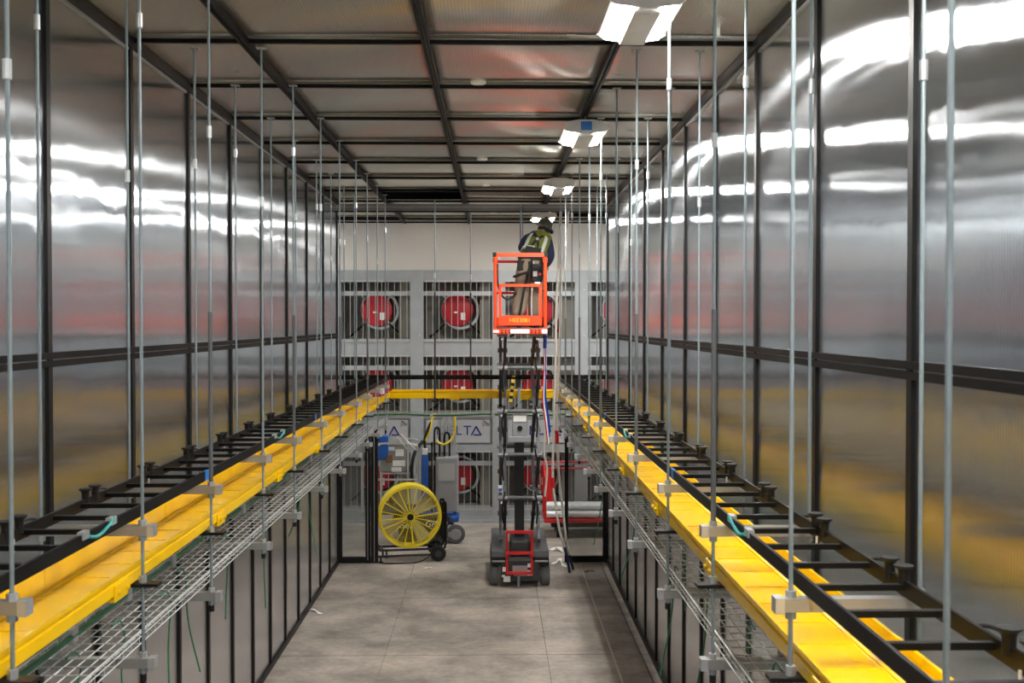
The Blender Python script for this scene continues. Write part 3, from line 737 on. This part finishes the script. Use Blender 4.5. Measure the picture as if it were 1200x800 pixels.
# entry gate with toe board
gt = MB()
for s in (-1, 1): gt.bar((s*.265, YA+.02, PZ+.03), (s*.265, YA+.02, PZ+.55), .036, .036)
gt.bar((-.283, YA+.02, PZ+.555), (.283, YA+.02, PZ+.555), .036, .036)
gate = gt.build('gate', M['orange'], sl)
tb = B(-.285, .285, YA-.004, YA+.012, PZ+.03, PZ+.16).build('gate_toe_board', M['orange'], gate)
text('HEE3081', .075, M['hazard_yellow'], gate, (-.005, YA-.007, PZ+.095), 'lettering')
B(.19, .26, YA-.006, YA+.04, PZ+.575, PZ+.60).build('gate_latch', M['zinc_bright'], gate)
cb = MB().box(.165, .315, .28, .5, PZ+.62, PZ+.86).build('control_box', M['black_rubber'], sl, bevel=.012)
B(.18, .24, .272, .279, PZ+.69, PZ+.76).build('sticker', M['paper_white'], cb); MB().cyl((.275,.262,PZ+.72), (.275,.28,PZ+.72), .022, 12).build('stop_button', M['red_paint'], cb)
MB().tube(smooth_path([(-.30,YA+.06,PZ+.84),(-.29,YA+.05,PZ+.55),(-.22,YA+.07,PZ+.40),(-.13,YA+.1,PZ+.38),(-.05,.05,PZ+.46)]), .014).build('lanyard_cable', M['black_rubber'], sl, smooth=True)
tag(MB().box(.16, .29, .75, 1.0, 0, .20).build('tool_pouch', M['tan_box'], bevel=.02), 'brown tool pouch on the basket floor behind the worker', 'bag')
bpy.data.objects['tool_pouch'].location = (.355+.22, 13.55+1.18, PZ+.001)

# ------------------------------------------------------------------ worker in the basket
def skin_mesh(name, nodes, edges, mt, parent, root, sub=2):
    me = bpy.data.meshes.new(name); names = list(nodes)
    me.from_pydata([nodes[n][:3] for n in names], [(names.index(a), names.index(b)) for a, b in edges], [])
    o = bpy.data.objects.new(name, me); COL.objects.link(o); o.parent = parent
    md = o.modifiers.new('skin', 'SKIN'); md.use_smooth_shade = True
    sv = me.skin_vertices[0].data if me.skin_vertices else None
    if sv is None:
        bm = bmesh.new(); bm.from_mesh(me); bm.verts.layers.skin.verify(); bm.to_mesh(me); bm.free(); sv = me.skin_vertices[0].data
    for i, n in enumerate(names):
        r = nodes[n][3]; sv[i].radius = r if isinstance(r, tuple) else (r, r); sv[i].use_root = (n == root)
    ss = o.modifiers.new('subdiv', 'SUBSURF'); ss.levels = sub; ss.render_levels = sub
    me.materials.append(mt); return o
pw = thing('person', 'worker in dark helmet, high-visibility vest, harness and tan trousers, leaning in the basket', 'person', None, (.50, 14.12, PZ))
# back towards the camera, torso leaning forward (+Y) and to the right (+X)
N = {
 'pelvis': (.01, .02, .86, (.135,.105)), 'belly': (.05, .08, 1.00, (.14,.105)), 'chest': (.11, .17, 1.14, (.16,.115)), 'collar': (.155, .25, 1.25, (.10,.08)),
 'neck': (.18, .29, 1.30, .055), 'headb': (.205, .32, 1.35, .075), 'headm': (.225, .345, 1.42, .09), 'headt': (.235, .355, 1.47, .07), 'chin': (.235, .43, 1.34, .04),
 'lhip': (-.085, .02, .82, .095), 'lknee': (-.12, .10, .45, .065), 'lankle': (-.14, .02, .09, .045), 'ltoe': (-.15, .17, .04, .04),
 'rhip': (.085, .02, .82, .095), 'rknee': (.105, .10, .45, .065), 'rankle': (.10, .0, .09, .045), 'rtoe': (.12, .15, .04, .04),
 'lsh': (-.04, .22, 1.23, .065), 'lelb': (-.10, .42, 1.10, .048), 'lwr': (.02, .60, 1.22, .033),
 'rsh': (.265, .22, 1.20, .065), 'relb': (.31, .27, .98, .048), 'rwr': (.24, .38, .86, .033),
}
E = [('pelvis','belly'),('belly','chest'),('chest','collar'),('collar','neck'),('neck','headb'),('headb','headm'),('headm','headt'),('headb','chin'),
     ('pelvis','lhip'),('lhip','lknee'),('lknee','lankle'),('lankle','ltoe'),('pelvis','rhip'),('rhip','rknee'),('rknee','rankle'),('rankle','rtoe'),
     ('collar','lsh'),('lsh','lelb'),('lelb','lwr'),('collar','rsh'),('rsh','relb'),('relb','rwr')]
# hands: palm and five fingers, curled
def hand(tagn, wr, d, up):
    d = Vector(d).normalized(); up = Vector(up).normalized(); sd = d.cross(up).normalized(); p = Vector(wr)
    N[tagn+'palm'] = tuple(p+d*.06)+(.026,); E.append((tagn+'wr', tagn+'palm'))
    for i, ln in enumerate((.055, .065, .06, .045)):
        b = p+d*.095+sd*(.03-.02*i); m_ = b+d*ln*.6-up*.012; e = m_-up*ln*.55+d*.008
        for nm, q, r in (('b', b, .010), ('m', m_, .009), ('e', e, .008)): N['%sf%d%s' % (tagn, i, nm)] = tuple(q)+(r,)
        E.extend([(tagn+'palm', '%sf%db' % (tagn, i)), ('%sf%db' % (tagn, i), '%sf%dm' % (tagn, i)), ('%sf%dm' % (tagn, i), '%sf%de' % (tagn, i))])
    b = p+d*.035+sd*.035; m_ = b+sd*.022+d*.03-up*.01; e = m_+d*.028-up*.018
    for nm, q, r in (('b', b, .012), ('m', m_, .010), ('e', e, .009)): N['%st%s' % (tagn, nm)] = tuple(q)+(r,)
    E.extend([(tagn+'palm', tagn+'tb'), (tagn+'tb', tagn+'tm'), (tagn+'tm', tagn+'te')])
hand('l', N['lwr'][:3], (.5, .8, .35), (0, -.3, 1)); hand('r', N['rwr'][:3], (-.2, .9, -.2), (0, .2, 1))
skin_mesh('body', N, E, M['skin'], pw, 'pelvis')
def grow(keys, k, add): return {n: N[n][:3]+((tuple(c*k+add for c in N[n][3]) if isinstance(N[n][3], tuple) else N[n][3]*k+add),) for n in keys}
tr = grow(['pelvis','lhip','lknee','lankle','rhip','rknee','rankle'], 1.08, .022); tr['waist'] = (.03, .05, .93, (.16,.125))
tr['lankle'] = (-.17, .02, .11, .10); tr['rankle'] = (.08, .0, .11, .10); tr['lknee'] = (-.10,.08,.45,.115); tr['rknee'] = (.09,.08,.45,.12)
skin_mesh('trousers', tr, [('pelvis','waist'),('pelvis','lhip'),('lhip','lknee'),('lknee','lankle'),('pelvis','rhip'),('rhip','rknee'),('rknee','rankle')], M['tan_cloth'], pw, 'pelvis')
sv_ = grow(['lsh','lelb','lwr','rsh','relb','rwr','collar'], 1.1, .012)
skin_mesh('shirt_sleeves', sv_, [('collar','lsh'),('lsh','lelb'),('lelb','lwr'),('collar','rsh'),('rsh','relb'),('relb','rwr')], M['navy_cloth'], pw, 'collar')
vs = {'hem': (.035, .06, .93, (.175,.14)), 'belly': (.05,.08,1.0,(.178,.14)), 'chest': (.11,.17,1.14,(.19,.145)), 'collar': (.15,.24,1.24,(.135,.11)), 'ls': (-.02,.21,1.22,.085), 'rs': (.245,.21,1.2,.085)}
skin_mesh('vest', vs, [('hem','belly'),('belly','chest'),('chest','collar'),('collar','ls'),('collar','rs')], M['hivis'], pw, 'chest')
# reflective bands, harness and belt laid on the back of the vest
spine = [Vector((.035,.06,.93)), Vector((.05,.08,1.0)), Vector((.11,.17,1.14)), Vector((.15,.24,1.24))]
ax = (spine[3]-spine[0]).normalized(); sd = Vector((1,0,0)); sd = (sd-ax*sd.dot(ax)).normalized(); fw_ = ax.cross(sd).normalized()
if fw_.y < 0: fw_ = -fw_
def ring(c, rx, ry, a0=0, a1=360, n=24): return [c+sd*(rx*math.cos(math.radians(a0+(a1-a0)*i/n)))+fw_*(ry*math.sin(math.radians(a0+(a1-a0)*i/n))) for i in range(n+1)]
def strap(name, pts, wd, mt, th=.01):
    mb = MB(); P = [Vector(p) for p in pts]
    for a, b in zip(P, P[1:]):
        nrm = (a-(spine[1] if a.z < 1.1 else spine[2])); nrm = nrm-(b-a).normalized()*nrm.dot((b-a).normalized())
        mb.bar(a, b+(b-a)*.1, wd, th, up=tuple(nrm.normalized()) if nrm.length > 1e-4 else (0,0,1))
    return mb.build(name, M[mt], pw)
strap('reflective_band', ring(spine[1]+ax*.03, .178, .140), .05, 'reflective')
bk = -fw_
for s in (-1, 1):
    top = spine[3]+sd*(s*.10)+bk*.10; midp = spine[2]+sd*(s*.115)+bk*.145; lowp = spine[1]+sd*(s*.12)+bk*.13
    strap('reflective_stripe', smooth_path([lowp, midp, top, spine[3]+sd*(s*.09)+fw_*.05+ax*.05], 4), .05, 'reflective')
    strap('harness_strap', smooth_path([spine[0]+sd*(s*.09)+bk*.148, spine[2]+bk*.155+sd*(s*.0), spine[3]+sd*(-s*.085)+bk*.115, spine[3]+sd*(-s*.08)+ax*.07], 5), .04, 'black_cloth')
strap('side_panel', [spine[0]+bk*.15, spine[1]+bk*.15+ax*.02], .22, 'black_cloth')
MB().lathe([(0,-.008),(.022,-.008),(.022,.008),(0,.008)], tuple(spine[2]+bk*.165), 1, 12).build('dorsal_ring', M['mid_grey'], pw)
strap('tool_belt', ring(Vector((.025,.04,.90)), .180, .145), .09, 'black_cloth', .016)
for s in (-1, 1):
    MB().box(.03+s*.15-.05, .03+s*.15+.05, -.09, -.03, .78, .92).build('belt_pouch', M['black_cloth'], pw, bevel=.01)
    cx_ = s*.09
    hp = [Vector((cx_+.125*math.cos(t), .03+.125*math.sin(t), .74-.05*s*math.cos(t)*0-.04*math.cos(t)*s)) for t in [2*PI*i/20 for i in range(20)]]
    MB().tube(hp, .017, 6, closed=True).build('leg_strap', M['black_cloth'], pw)
    MB().tube(smooth_path([(.02+s*.03,-.12,.90),(.01+s*.02,-.14,.80),(s*.05,-.105,.70)]), .017, 6).build('harness_web', M['black_cloth'], pw)
MB().tube(smooth_path([(.03,-.13,.93),(-.03,-.17,.72),(-.09,-.16,.45),(-.13,-.14,.22),(-.17,-.12,.05)]), .02, 6).build('lanyard', M['black_cloth'], pw, smooth=True)
MB().tube(smooth_path([(.05,-.13,.90),(.03,-.15,.6),(.02,-.14,.3),(.03,-.12,.1)]), .012, 6).build('rope', M['cream_hose'], pw, smooth=True)
# helmet, ear muff, hair, face
hc = Vector((.228, .35, 1.415)); hl = MB()
for j in range(9):
    t = PI/2*j/8
    for i in range(20):
        a = 2*PI*i/20; r = .128*math.cos(t)
        hl.v.append((r*.92*math.cos(a), r*1.12*math.sin(a), .118*math.sin(t)))
for j in range(8):
    for i in range(20): hl.f.append((j*20+i, j*20+(i+1) % 20, (j+1)*20+(i+1) % 20, (j+1)*20+i))
hl.box(-.02, .02, -.11, .11, .095, .125)
hm = hl.build('helmet', M['helmet'], pw, smooth=True); hm.location = hc; hm.rotation_euler = (-.25, .45, -.45)
br = MB().prism([(.0+.17*math.cos(t)*(1 if math.cos(t) > 0 else .95), 0) for t in (0,)]*1 or [], 2, 0, 0) if False else MB().lathe([(.10,-.004),(.15,-.012),(.152,-.004),(.10,.008)], (0,0,0), 2, 20)
b_ = br.build('helmet_brim', M['helmet'], pw, smooth=True); b_.location = hc; b_.rotation_euler = hm.rotation_euler
MB().lathe([(0,-.02),(.04,-.02),(.045,0),(.04,.02),(0,.02)], (hc.x+.095, hc.y+.0, hc.z-.055), 0, 14).build('ear_muff', M['black_rubber'], pw, smooth=True)
MB().lathe([(.0,-.02),(.05,-.02),(.088,.02),(.098,.06),(.09,.09)], (hc.x-.005, hc.y-.012, hc.z-.085), 2, 16).build('hair', M['black_cloth'], pw, smooth=True)
for s in (-1, 1): MB().lathe([(0,-.012),(.011,-.004),(.011,.004),(0,.012)], (.24+s*.032, .438, 1.41), 1, 10).build('eye', M['black_rubber'], pw)
MB().cyl((.24,.43,1.40), (.242,.462,1.375), .008, 8, .014).build('nose', M['skin'], pw)
B(.215, .265, .436, .446, 1.345, 1.352).build('mouth', M['red_paint'], pw)
for s, lx, ly in ((-1,-.14,.02), (1,.10,.0)):
    MB().box(lx-.05, lx+.05, ly-.07, ly+.20, 0, .09).build('boot', M['boot'], pw, bevel=.03)

# ------------------------------------------------------------------ yellow drum fan
fn = thing('drum_fan', 'large yellow drum fan on a black wheeled stand', 'fan', None, (-1.25, 15.25, 0), math.radians(9))
C = (0, 0, .655); RR = .455
MB().lathe([(RR-.006,-.16),(RR+.004,-.165),(RR+.012,-.155),(RR,-.14),(RR,.15),(RR+.012,.16),(RR+.004,.165),(RR-.006,.16),(RR-.012,.15),(RR-.012,-.15),(RR-.006,-.16)], C, 1, 48).build('drum', M['fan_yellow'], fn, smooth=True)
gr = MB().lathe([(RR-.03,-.168),(RR,-.168),(RR,-.156),(RR-.03,-.156),(RR-.03,-.168)], C, 1, 48).build('front_rim', M['fan_yellow'], fn, smooth=True)
for i in range(20):
    a = 2*PI*i/20+.1; MB().cyl((.05*math.cos(a), -.185, C[2]+.05*math.sin(a)), ((RR-.01)*math.cos(a), -.165, C[2]+(RR-.01)*math.sin(a)), .0075 if i % 5 else .012, 5).build('spoke', M['fan_yellow'], fn)
for i in range(16):
    r = .075+.0245*i; q = [(r*math.cos(2*PI*k/40), -.180+.012*r/RR, C[2]+r*math.sin(2*PI*k/40)) for k in range(40)]
    MB().tube(q, .002, 4, closed=True).build('grille_ring', M['fan_yellow'], fn)
MB().lathe([(0,-.205),(.04,-.205),(.046,-.195),(.046,-.17),(0,-.17)], C, 1, 20).build('badge', M['black_rubber'], fn, smooth=True)
MB().lathe([(0,-.09),(.075,-.08),(.085,.03),(.085,.14),(0,.14)], C, 1, 20).build('motor', M['grey_steel'], fn, smooth=True)
for k in range(4):
    a = PI/2*k+.55; mb = MB(); n = 6
    for j in range(n+1):
        r = .07+(RR-.09)*j/n; wd = .34-.10*j/n
        for q in (-1, 1):
            t = a+q*wd; 
            for th in (-.004, .004): mb.v.append((r*math.cos(t), -.02+q*.06+th, C[2]+r*math.sin(t)))
    for j in range(n):
        b = j*4; c = b+4
        mb.f += [(b, b+2, c+2, c), (b+1, c+1, c+3, b+3), (b, c, c+1, b+1), (b+2, b+3, c+3, c+2)]
    mb.f += [(0,1,3,2), (n*4, n*4+2, n*4+3, n*4+1)]
    mb.build('blade', M['blade_grey'], fn, smooth=True)
fr = MB()
for y in (-.12, .14):
    fr.tube(smooth_path([(-RR-.03,y,.66),(-RR-.03,y,.30),(-RR+.0,y,.185),(-RR+.10,y,.165),(RR-.02,y,.165),(RR+.06,y,.2),(RR+.075,y,.30),(RR+.075,y,.80),(RR+.05,y,.84),(RR+.02,y,.80),(RR+.02,y,.3)], 4), .017, 8)
fr.tube([(-RR+.05,-.12,.165),(-RR+.05,.14,.165)], .017, 8); fr.tube([(RR-.05,-.12,.165),(RR-.05,.14,.165)], .017, 8)
fr.tube([(-RR-.05,-.2,.095),(RR-.0,-.2,.095)], .017, 8); fr.tube([(RR-.05,-.25,.1),(RR-.05,.25,.1)], .015, 8)
fr.tube([(-RR+.05,-.2,.095),(-RR+.05,-.12,.165)], .015, 8); fr.tube([(RR-.1,-.2,.095),(RR-.1,-.12,.165)], .015, 8)
fr.build('stand', M['black_frame'], fn, smooth=True)
for y in (-.24, .24):
    wo = MB().lathe([(.05,-.035),(.105,-.035),(.115,-.02),(.115,.02),(.105,.035),(.05,.035),(.05,-.035)], (RR-.05, y, .116), 1, 24).build('wheel', M['black_rubber'], fn, smooth=True)
    MB().lathe([(0,-.03),(.052,-.03),(.052,.03),(0,.03)], (RR-.05, y, .116), 1, 16).build('wheel_hub', M['dark_steel'], wo)
for x, y in ((-RR+.02, -.2), (-RR+.12, .14)):
    MB().cyl((x,y,0), (x,y,.09), .014).cyl((x,y,0), (x,y,.02), .035, 10).build('foot', M['black_rubber'], fn)
for s in (-1, 1): MB().cyl((s*(RR+.0), 0, C[2]), (s*(RR+.075), 0, C[2]), .03, 10).build('tilt_knob', M['black_rubber'], fn)
MB().tube(smooth_path([(RR-.02,-.1,.45),(RR-.15,-.24,.12),(.1,-.3,.015),(-.2,-.32,.012),(-.42,-.28,.012)]), .009).build('power_cord', M['black_rubber'], fn, smooth=True)

# ------------------------------------------------------------------ vertical mast lift behind the fan
ml = thing('mast_lift', 'blue and grey vertical mast lift parked behind the yellow fan', 'mast lift', None, (-1.05, 16.4, 0))
MB().box(-.56, .40, -.05, .65, .13, .44).build('base', M['dark_steel'], ml, bevel=.03)
MB().box(-.565, .41, .0, .6, .44, .47).build('base_cover', M['blue_paint'], ml, bevel=.02)
text('Genie', .15, M['paper_white'], ml, (-.30, -.056, .28), 'lettering', shear=.3); text('GR\u00b720', .135, M['paper_white'], ml, (.13, -.056, .30), 'lettering', shear=.25)
MB().box(.36, .50, -.08, .30, .33, .43).build('blue_corner', M['blue_paint'], ml, bevel=.03)
for x, y in ((.36, .0), (-.50, .0), (.36, .58), (-.50, .58)):
    wo = MB().lathe([(.05,-.04),(.135,-.04),(.15,-.02),(.15,.02),(.135,.04),(.05,.04)], (x, y, .15), 0, 24).build('wheel', M['mid_grey'], ml, smooth=True)
    wo.rotation_euler.z = 0
cw = MB().lathe([(0,-.045),(.11,-.045),(.15,-.03),(.15,.03),(.11,.045),(0,.045)], (.45, -.10, .15), 1, 24).build('caster', M['tyre'], ml, smooth=True)
MB().lathe([(0,-.06),(.08,-.06),(.09,-.046)], (.45, -.10, .15), 1, 18).build('caster_hub', M['mid_grey'], cw, smooth=True)
cov = MB().box(.12, .48, .05, .45, .46, 1.36).build('mast_cover', M['mid_grey'], ml, bevel=.03)
B(.17, .43, .04, .049, .98, 1.26).build('data_plate', M['sign_grey'], cov)
for i, (x, hgt) in enumerate(((.18, 1.95), (.26, 2.02), (.34, 2.02), (.42, 2.0))):
    MB().box(x-.03, x+.03, .22, .30, 1.36, hgt).build('mast_section', M['galvanised'], ml)
for x, z in ((.14, 1.82), (.30, 1.74)):
    MB().tube(smooth_path([(x-.04,.16,1.36),(x-.04,.16,z-.06),(x,.16,z),(x+.04,.16,z-.06),(x+.04,.16,1.36)],5), .018).build('chain_loop', M['black_rubber'], ml, smooth=True)
MB().tube(smooth_path([(-.05,.1,1.62),(.02,.12,1.78),(.06,.14,1.96),(.12,.14,2.05)]), .022).build('strap', M['fan_yellow'], ml)
MB().tube(smooth_path([(.38,.14,2.05),(.43,.13,2.0),(.42,.12,1.75),(.36,.1,1.62),(.24,.08,1.56),(.14,.1,1.62)]), .018).build('strap', M['fan_yellow'], ml)
MB().tube(smooth_path([(-.02,.1,1.4),(-.06,.1,1.6),(-.02,.11,1.76),(.05,.14,1.92)]), .024).build('strap', M['black_rubber'], ml)
MB().box(-.10, .0, .05, .15, .46, 1.40).build('side_post', M['blue_paint'], ml, bevel=.01); MB().box(-.09, -.01, .045, .14, 1.40, 1.50).build('post_cap', M['paper_white'], ml, bevel=.01)
MB().box(.05, .075, .06, .1, .46, 1.6).build('black_pole', M['black_frame'], ml)
rail = MB()
for y in (-.15, .5):
    rail.tube(smooth_path([(-.80,y,.47),(-.80,y,1.50),(-.76,y,1.58),(-.70,y,1.60),(-.28,y,1.60),(-.19,y,1.57),(-.15,y,1.48),(-.15,y,.47)], 4), .018, 8)
    rail.tube([(-.80,y,1.03),(-.15,y,1.03)], .016, 8)
rail.tube([(-.80,-.15,1.6),(-.80,.5,1.6)], .016, 8); rail.tube([(-.42,-.16,1.75),(-.18,-.16,1.5)], .018, 8); rail.tube([(-.48,-.16,1.72),(-.3,-.16,1.5),(-.3,-.16,1.05)], .016, 8)
rail.build('guard_rail', M['silver_tube'], ml, smooth=True)
MB().box(-.78, -.33, .0, .06, 1.13, 1.62).build('platform_panel', M['strut'], ml, bevel=.02)
for x, z, w_, h_ in ((-.58,1.50,.10,.06), (-.45,1.44,.13,.11), (-.46,1.27,.20,.09), (-.50,1.17,.16,.07)):
    B(x-w_/2, x+w_/2, -.008, -.001, z-h_/2, z+h_/2).build('sticker', M['paper_white'], ml)
MB().box(-.80, -.62, -.12, -.01, 1.34, 1.72).build('control_box', M['blue_paint'], ml, bevel=.02)
MB().box(-.66, -.56, -.12, -.02, 1.30, 1.42).build('battery_pack', M['tan_box'], ml, bevel=.01)
MB().box(-.80, -.15, -.15, .5, .47, .52).build('platform_deck', M['dark_steel'], ml)
MB().tube(smooth_path([(-.23,-.1,.95),(-.25,-.1,1.2),(-.2,-.08,1.45),(-.08,0,1.62)]), .03).build('safety_strap', M['black_cloth'], ml)

# ------------------------------------------------------------------ red platform cart with wrapped bundles
ct = thing('platform_cart', 'red steel platform cart parked behind the right glass door', 'cart', None, (1.75, 16.95, 0))
MB().box(-.92, .75, -.33, .4, .255, .315).build('deck', M['red_paint'], ct, bevel=.01)
MB().box(-.80, .7, -.25, .35, .17, .25).build('underframe', M['black_frame'], ct)
cf = MB()
for x in (-.90, .72): cf.tube([(x,.36,.31),(x,.36,1.16)], .018, 8)
cf.tube([(-.90,.36,1.16),(.72,.36,1.16)], .018, 8); cf.tube([(-.90,.36,1.05),(.72,.36,1.05)], .016, 8)
cf.tube([(-.9,-.3,.31),(-.9,-.3,1.0),(-.9,.36,1.16)], .018, 8)
cf.build('handle_frame', M['red_paint'], ct, smooth=True)
B(-.88, -.74, .35, .37, .33, 1.03).build('mesh_panel', M['red_paint'], ct)
B(-.02, .10, .335, .34, 1.12, 1.18).build('handle_label', M['paper_white'], ct)
for x in (-.68, .6):
    for y in (-.22, .28):
        MB().lathe([(0,-.03),(.075,-.03),(.085,-.015),(.085,.015),(.075,.03),(0,.03)], (x, y, .086), 0, 18).build('caster_wheel', M['black_rubber'], ct, smooth=True)
        B(x-.035, x+.035, y-.04, y+.04, .09, .18).build('caster_fork', M['dark_steel'], ct)
for k, (y, z) in enumerate(((-.245, .381), (-.108, .381), (.029, .381), (.166, .381), (-.177, .497), (-.039, .497))):
    n = 40; r0 = .058
    rad = [r0*(1+.10*math.sin(i*1.7+k)*math.cos(i*.6)) for i in range(n+1)]
    tag(MB().tube([(1.75-.88+1.58*i/n, 16.95+y+.006*math.sin(i*.9+k), z+.002) for i in range(n+1)], r0, 10, radii=rad).build('wrapped_bundle', M['wrap'], smooth=True),
        'silver plastic-wrapped tube bundle on the red cart, %s' % ('front one of the lower layer','second in the lower layer','third in the lower layer','rear one of the lower layer','front one of the upper layer','rear one of the upper layer')[k], 'bundle', 'wrapped bundles on the red cart')

# ------------------------------------------------------------------ hoses and loose wires by the lift
def hose(label, px, d, r, red, blue):
    pts = [Vector(at(x, y, dd)) for x, y, dd in px]; O = pts[-1].copy()
    t = thing('hanging_hose', label, 'hose', 'pale hoses hanging from the ceiling', O)
    sp_ = [p-O for p in smooth_path(pts, 6)]
    MB().tube(sp_, r, 8).build('hose_wall', M['cream_hose'], t, smooth=True)
    q = [p for p in sp_ if red[0] <= p.z+O.z <= red[1]]
    MB().tube(q, r*1.5, 8).build('red_sleeve', M['red_paint'], t, smooth=True)
    q = [p for p in sp_ if p.z+O.z <= blue]
    if len(q) > 1: MB().tube(q, r*1.1, 8).build('blue_end', M['navy_cloth'], t, smooth=True)
hose('left pale hose hanging from the ceiling right of the lift', [(657,248,14.4),(655,300,14.4),(652,360,14.4),(651,430,14.4),(649,500,14.4),(648,560,14.4),(651,590,14.35),(656,622,14.3),(663,646,14.25),(668,672,14.32)], 14.4, .018, (1.16, 1.42), .40)
hose('right pale hose hanging from the ceiling right of the lift', [(666,248,14.55),(662,290,14.55),(658,330,14.55),(656,400,14.55),(653,470,14.55),(653,520,14.55),(656,565,14.5),(660,600,14.45),(665,640,14.4),(672,668,14.5)], 14.5, .018, (1.76, 2.05), .30)
bd = thing('cable_bundle', 'red, white and blue wires hanging from the raised lift basket', 'cable', None, (.70, 13.62, 1.9))
for k, (mt, dx, z1) in enumerate((('red_paint', 0, .02), ('paper_white', .012, .0), ('blue_paint', .03, .1), ('navy', .042, .16))):
    MB().tube(smooth_path([(-.02+dx*.3,0,1.45),(-.02+dx*.4,0,1.0),(-.04+dx,.01,.62),(-.01+dx*1.2,.0,.34),(.03+dx*.8,0,z1)]), .009, 6).build('wire', M[mt], bd, smooth=True)
MB().cyl((-.012,0,1.28), (-.012,0,1.46), .026, 10).build('blue_connector', M['navy'], bd)
MB().tube(smooth_path([(.02,.02,.3),(-.02,.02,-.1),(.02,.02,-.35),(-.01,.02,-.7)]), .014, 5).build('rag_strip', M['cream_hose'], bd)
for k, (x, y, z1, lab) in enumerate((( .345, 14.75, 4.6, 'left'), (.66, 14.82, 4.9, 'right'))):
    pass
cdn = thing('conduit_drop', 'thin steel conduit hanging beside the left of the worker', 'conduit', None, (.40, 14.9, 3.95))
MB().cyl((0,0,0), (0,0,CEIL-.05-3.95), .014).build('pipe', M['zinc_rod'], cdn); MB().cyl((.03,0,.0), (.03,0,CEIL-.05-3.95), .006).build('wire', M['grey_steel'], cdn)
MB().cyl((0,0,CEIL-.09-3.95), (0,0,CEIL-.05-3.95), .022).build('ceiling_clamp', M['strut'], cdn)

# ------------------------------------------------------------------ litter on the floor
def scrap(label, pts, wd, mt='paper_white', cat='paper scrap'):
    mb = MB(); P = smooth_path(pts, 3); n = len(P)
    for i, p in enumerate(P):
        d = (P[min(i+1,n-1)]-P[max(i-1,0)]).normalized(); s = Vector((-d.y, d.x, 0))*wd*(.6+.4*math.sin(i*1.3))
        for q, zz in ((-1, .0), (1, .003)): mb.v += [tuple(p+s*q+Vector((0,0,zz))), tuple(p+s*q+Vector((0,0,zz+.004)))]
    for i in range(n-1):
        b, c = i*4, i*4+4
        mb.f += [(b,c,c+2,b+2), (b+1,b+3,c+3,c+1), (b,b+1,c+1,c), (b+2,c+2,c+3,b+3)]
    mb.f += [(0,2,3,1), (n*4-4, n*4-3, n*4-1, n*4-2)]
    tag(mb.build('paper_scrap', M[mt], smooth=True), label, cat, 'white scraps on the floor')
scrap('crumpled white scrap on the floor right of the lift, nearer one', [(.86,14.85,.003),(.93,14.92,.02),(.98,15.0,.05),(1.0,14.85,.012),(1.05,14.66,.006),(1.09,14.72,.004)], .035)
scrap('crumpled white scrap on the floor right of the lift, farther one', [(.90,15.75,.004),(.96,15.82,.03),(1.02,15.72,.05),(1.06,15.6,.005)], .04)
scrap('white torn strip by the left wall', [(-2.24,12.55,.004),(-2.17,12.45,.02),(-2.1,12.35,.008),(-2.06,12.36,.004)], .022)
scrap('small pale scrap on the floor below the yellow fan', [(-.98,14.6,.004),(-.94,14.65,.01),(-.89,14.63,.005)], .025)
scrap('small dark scrap on the floor by the right glass door', [(1.30,14.35,.004),(1.36,14.42,.012),(1.42,14.38,.005)], .03, 'joint')
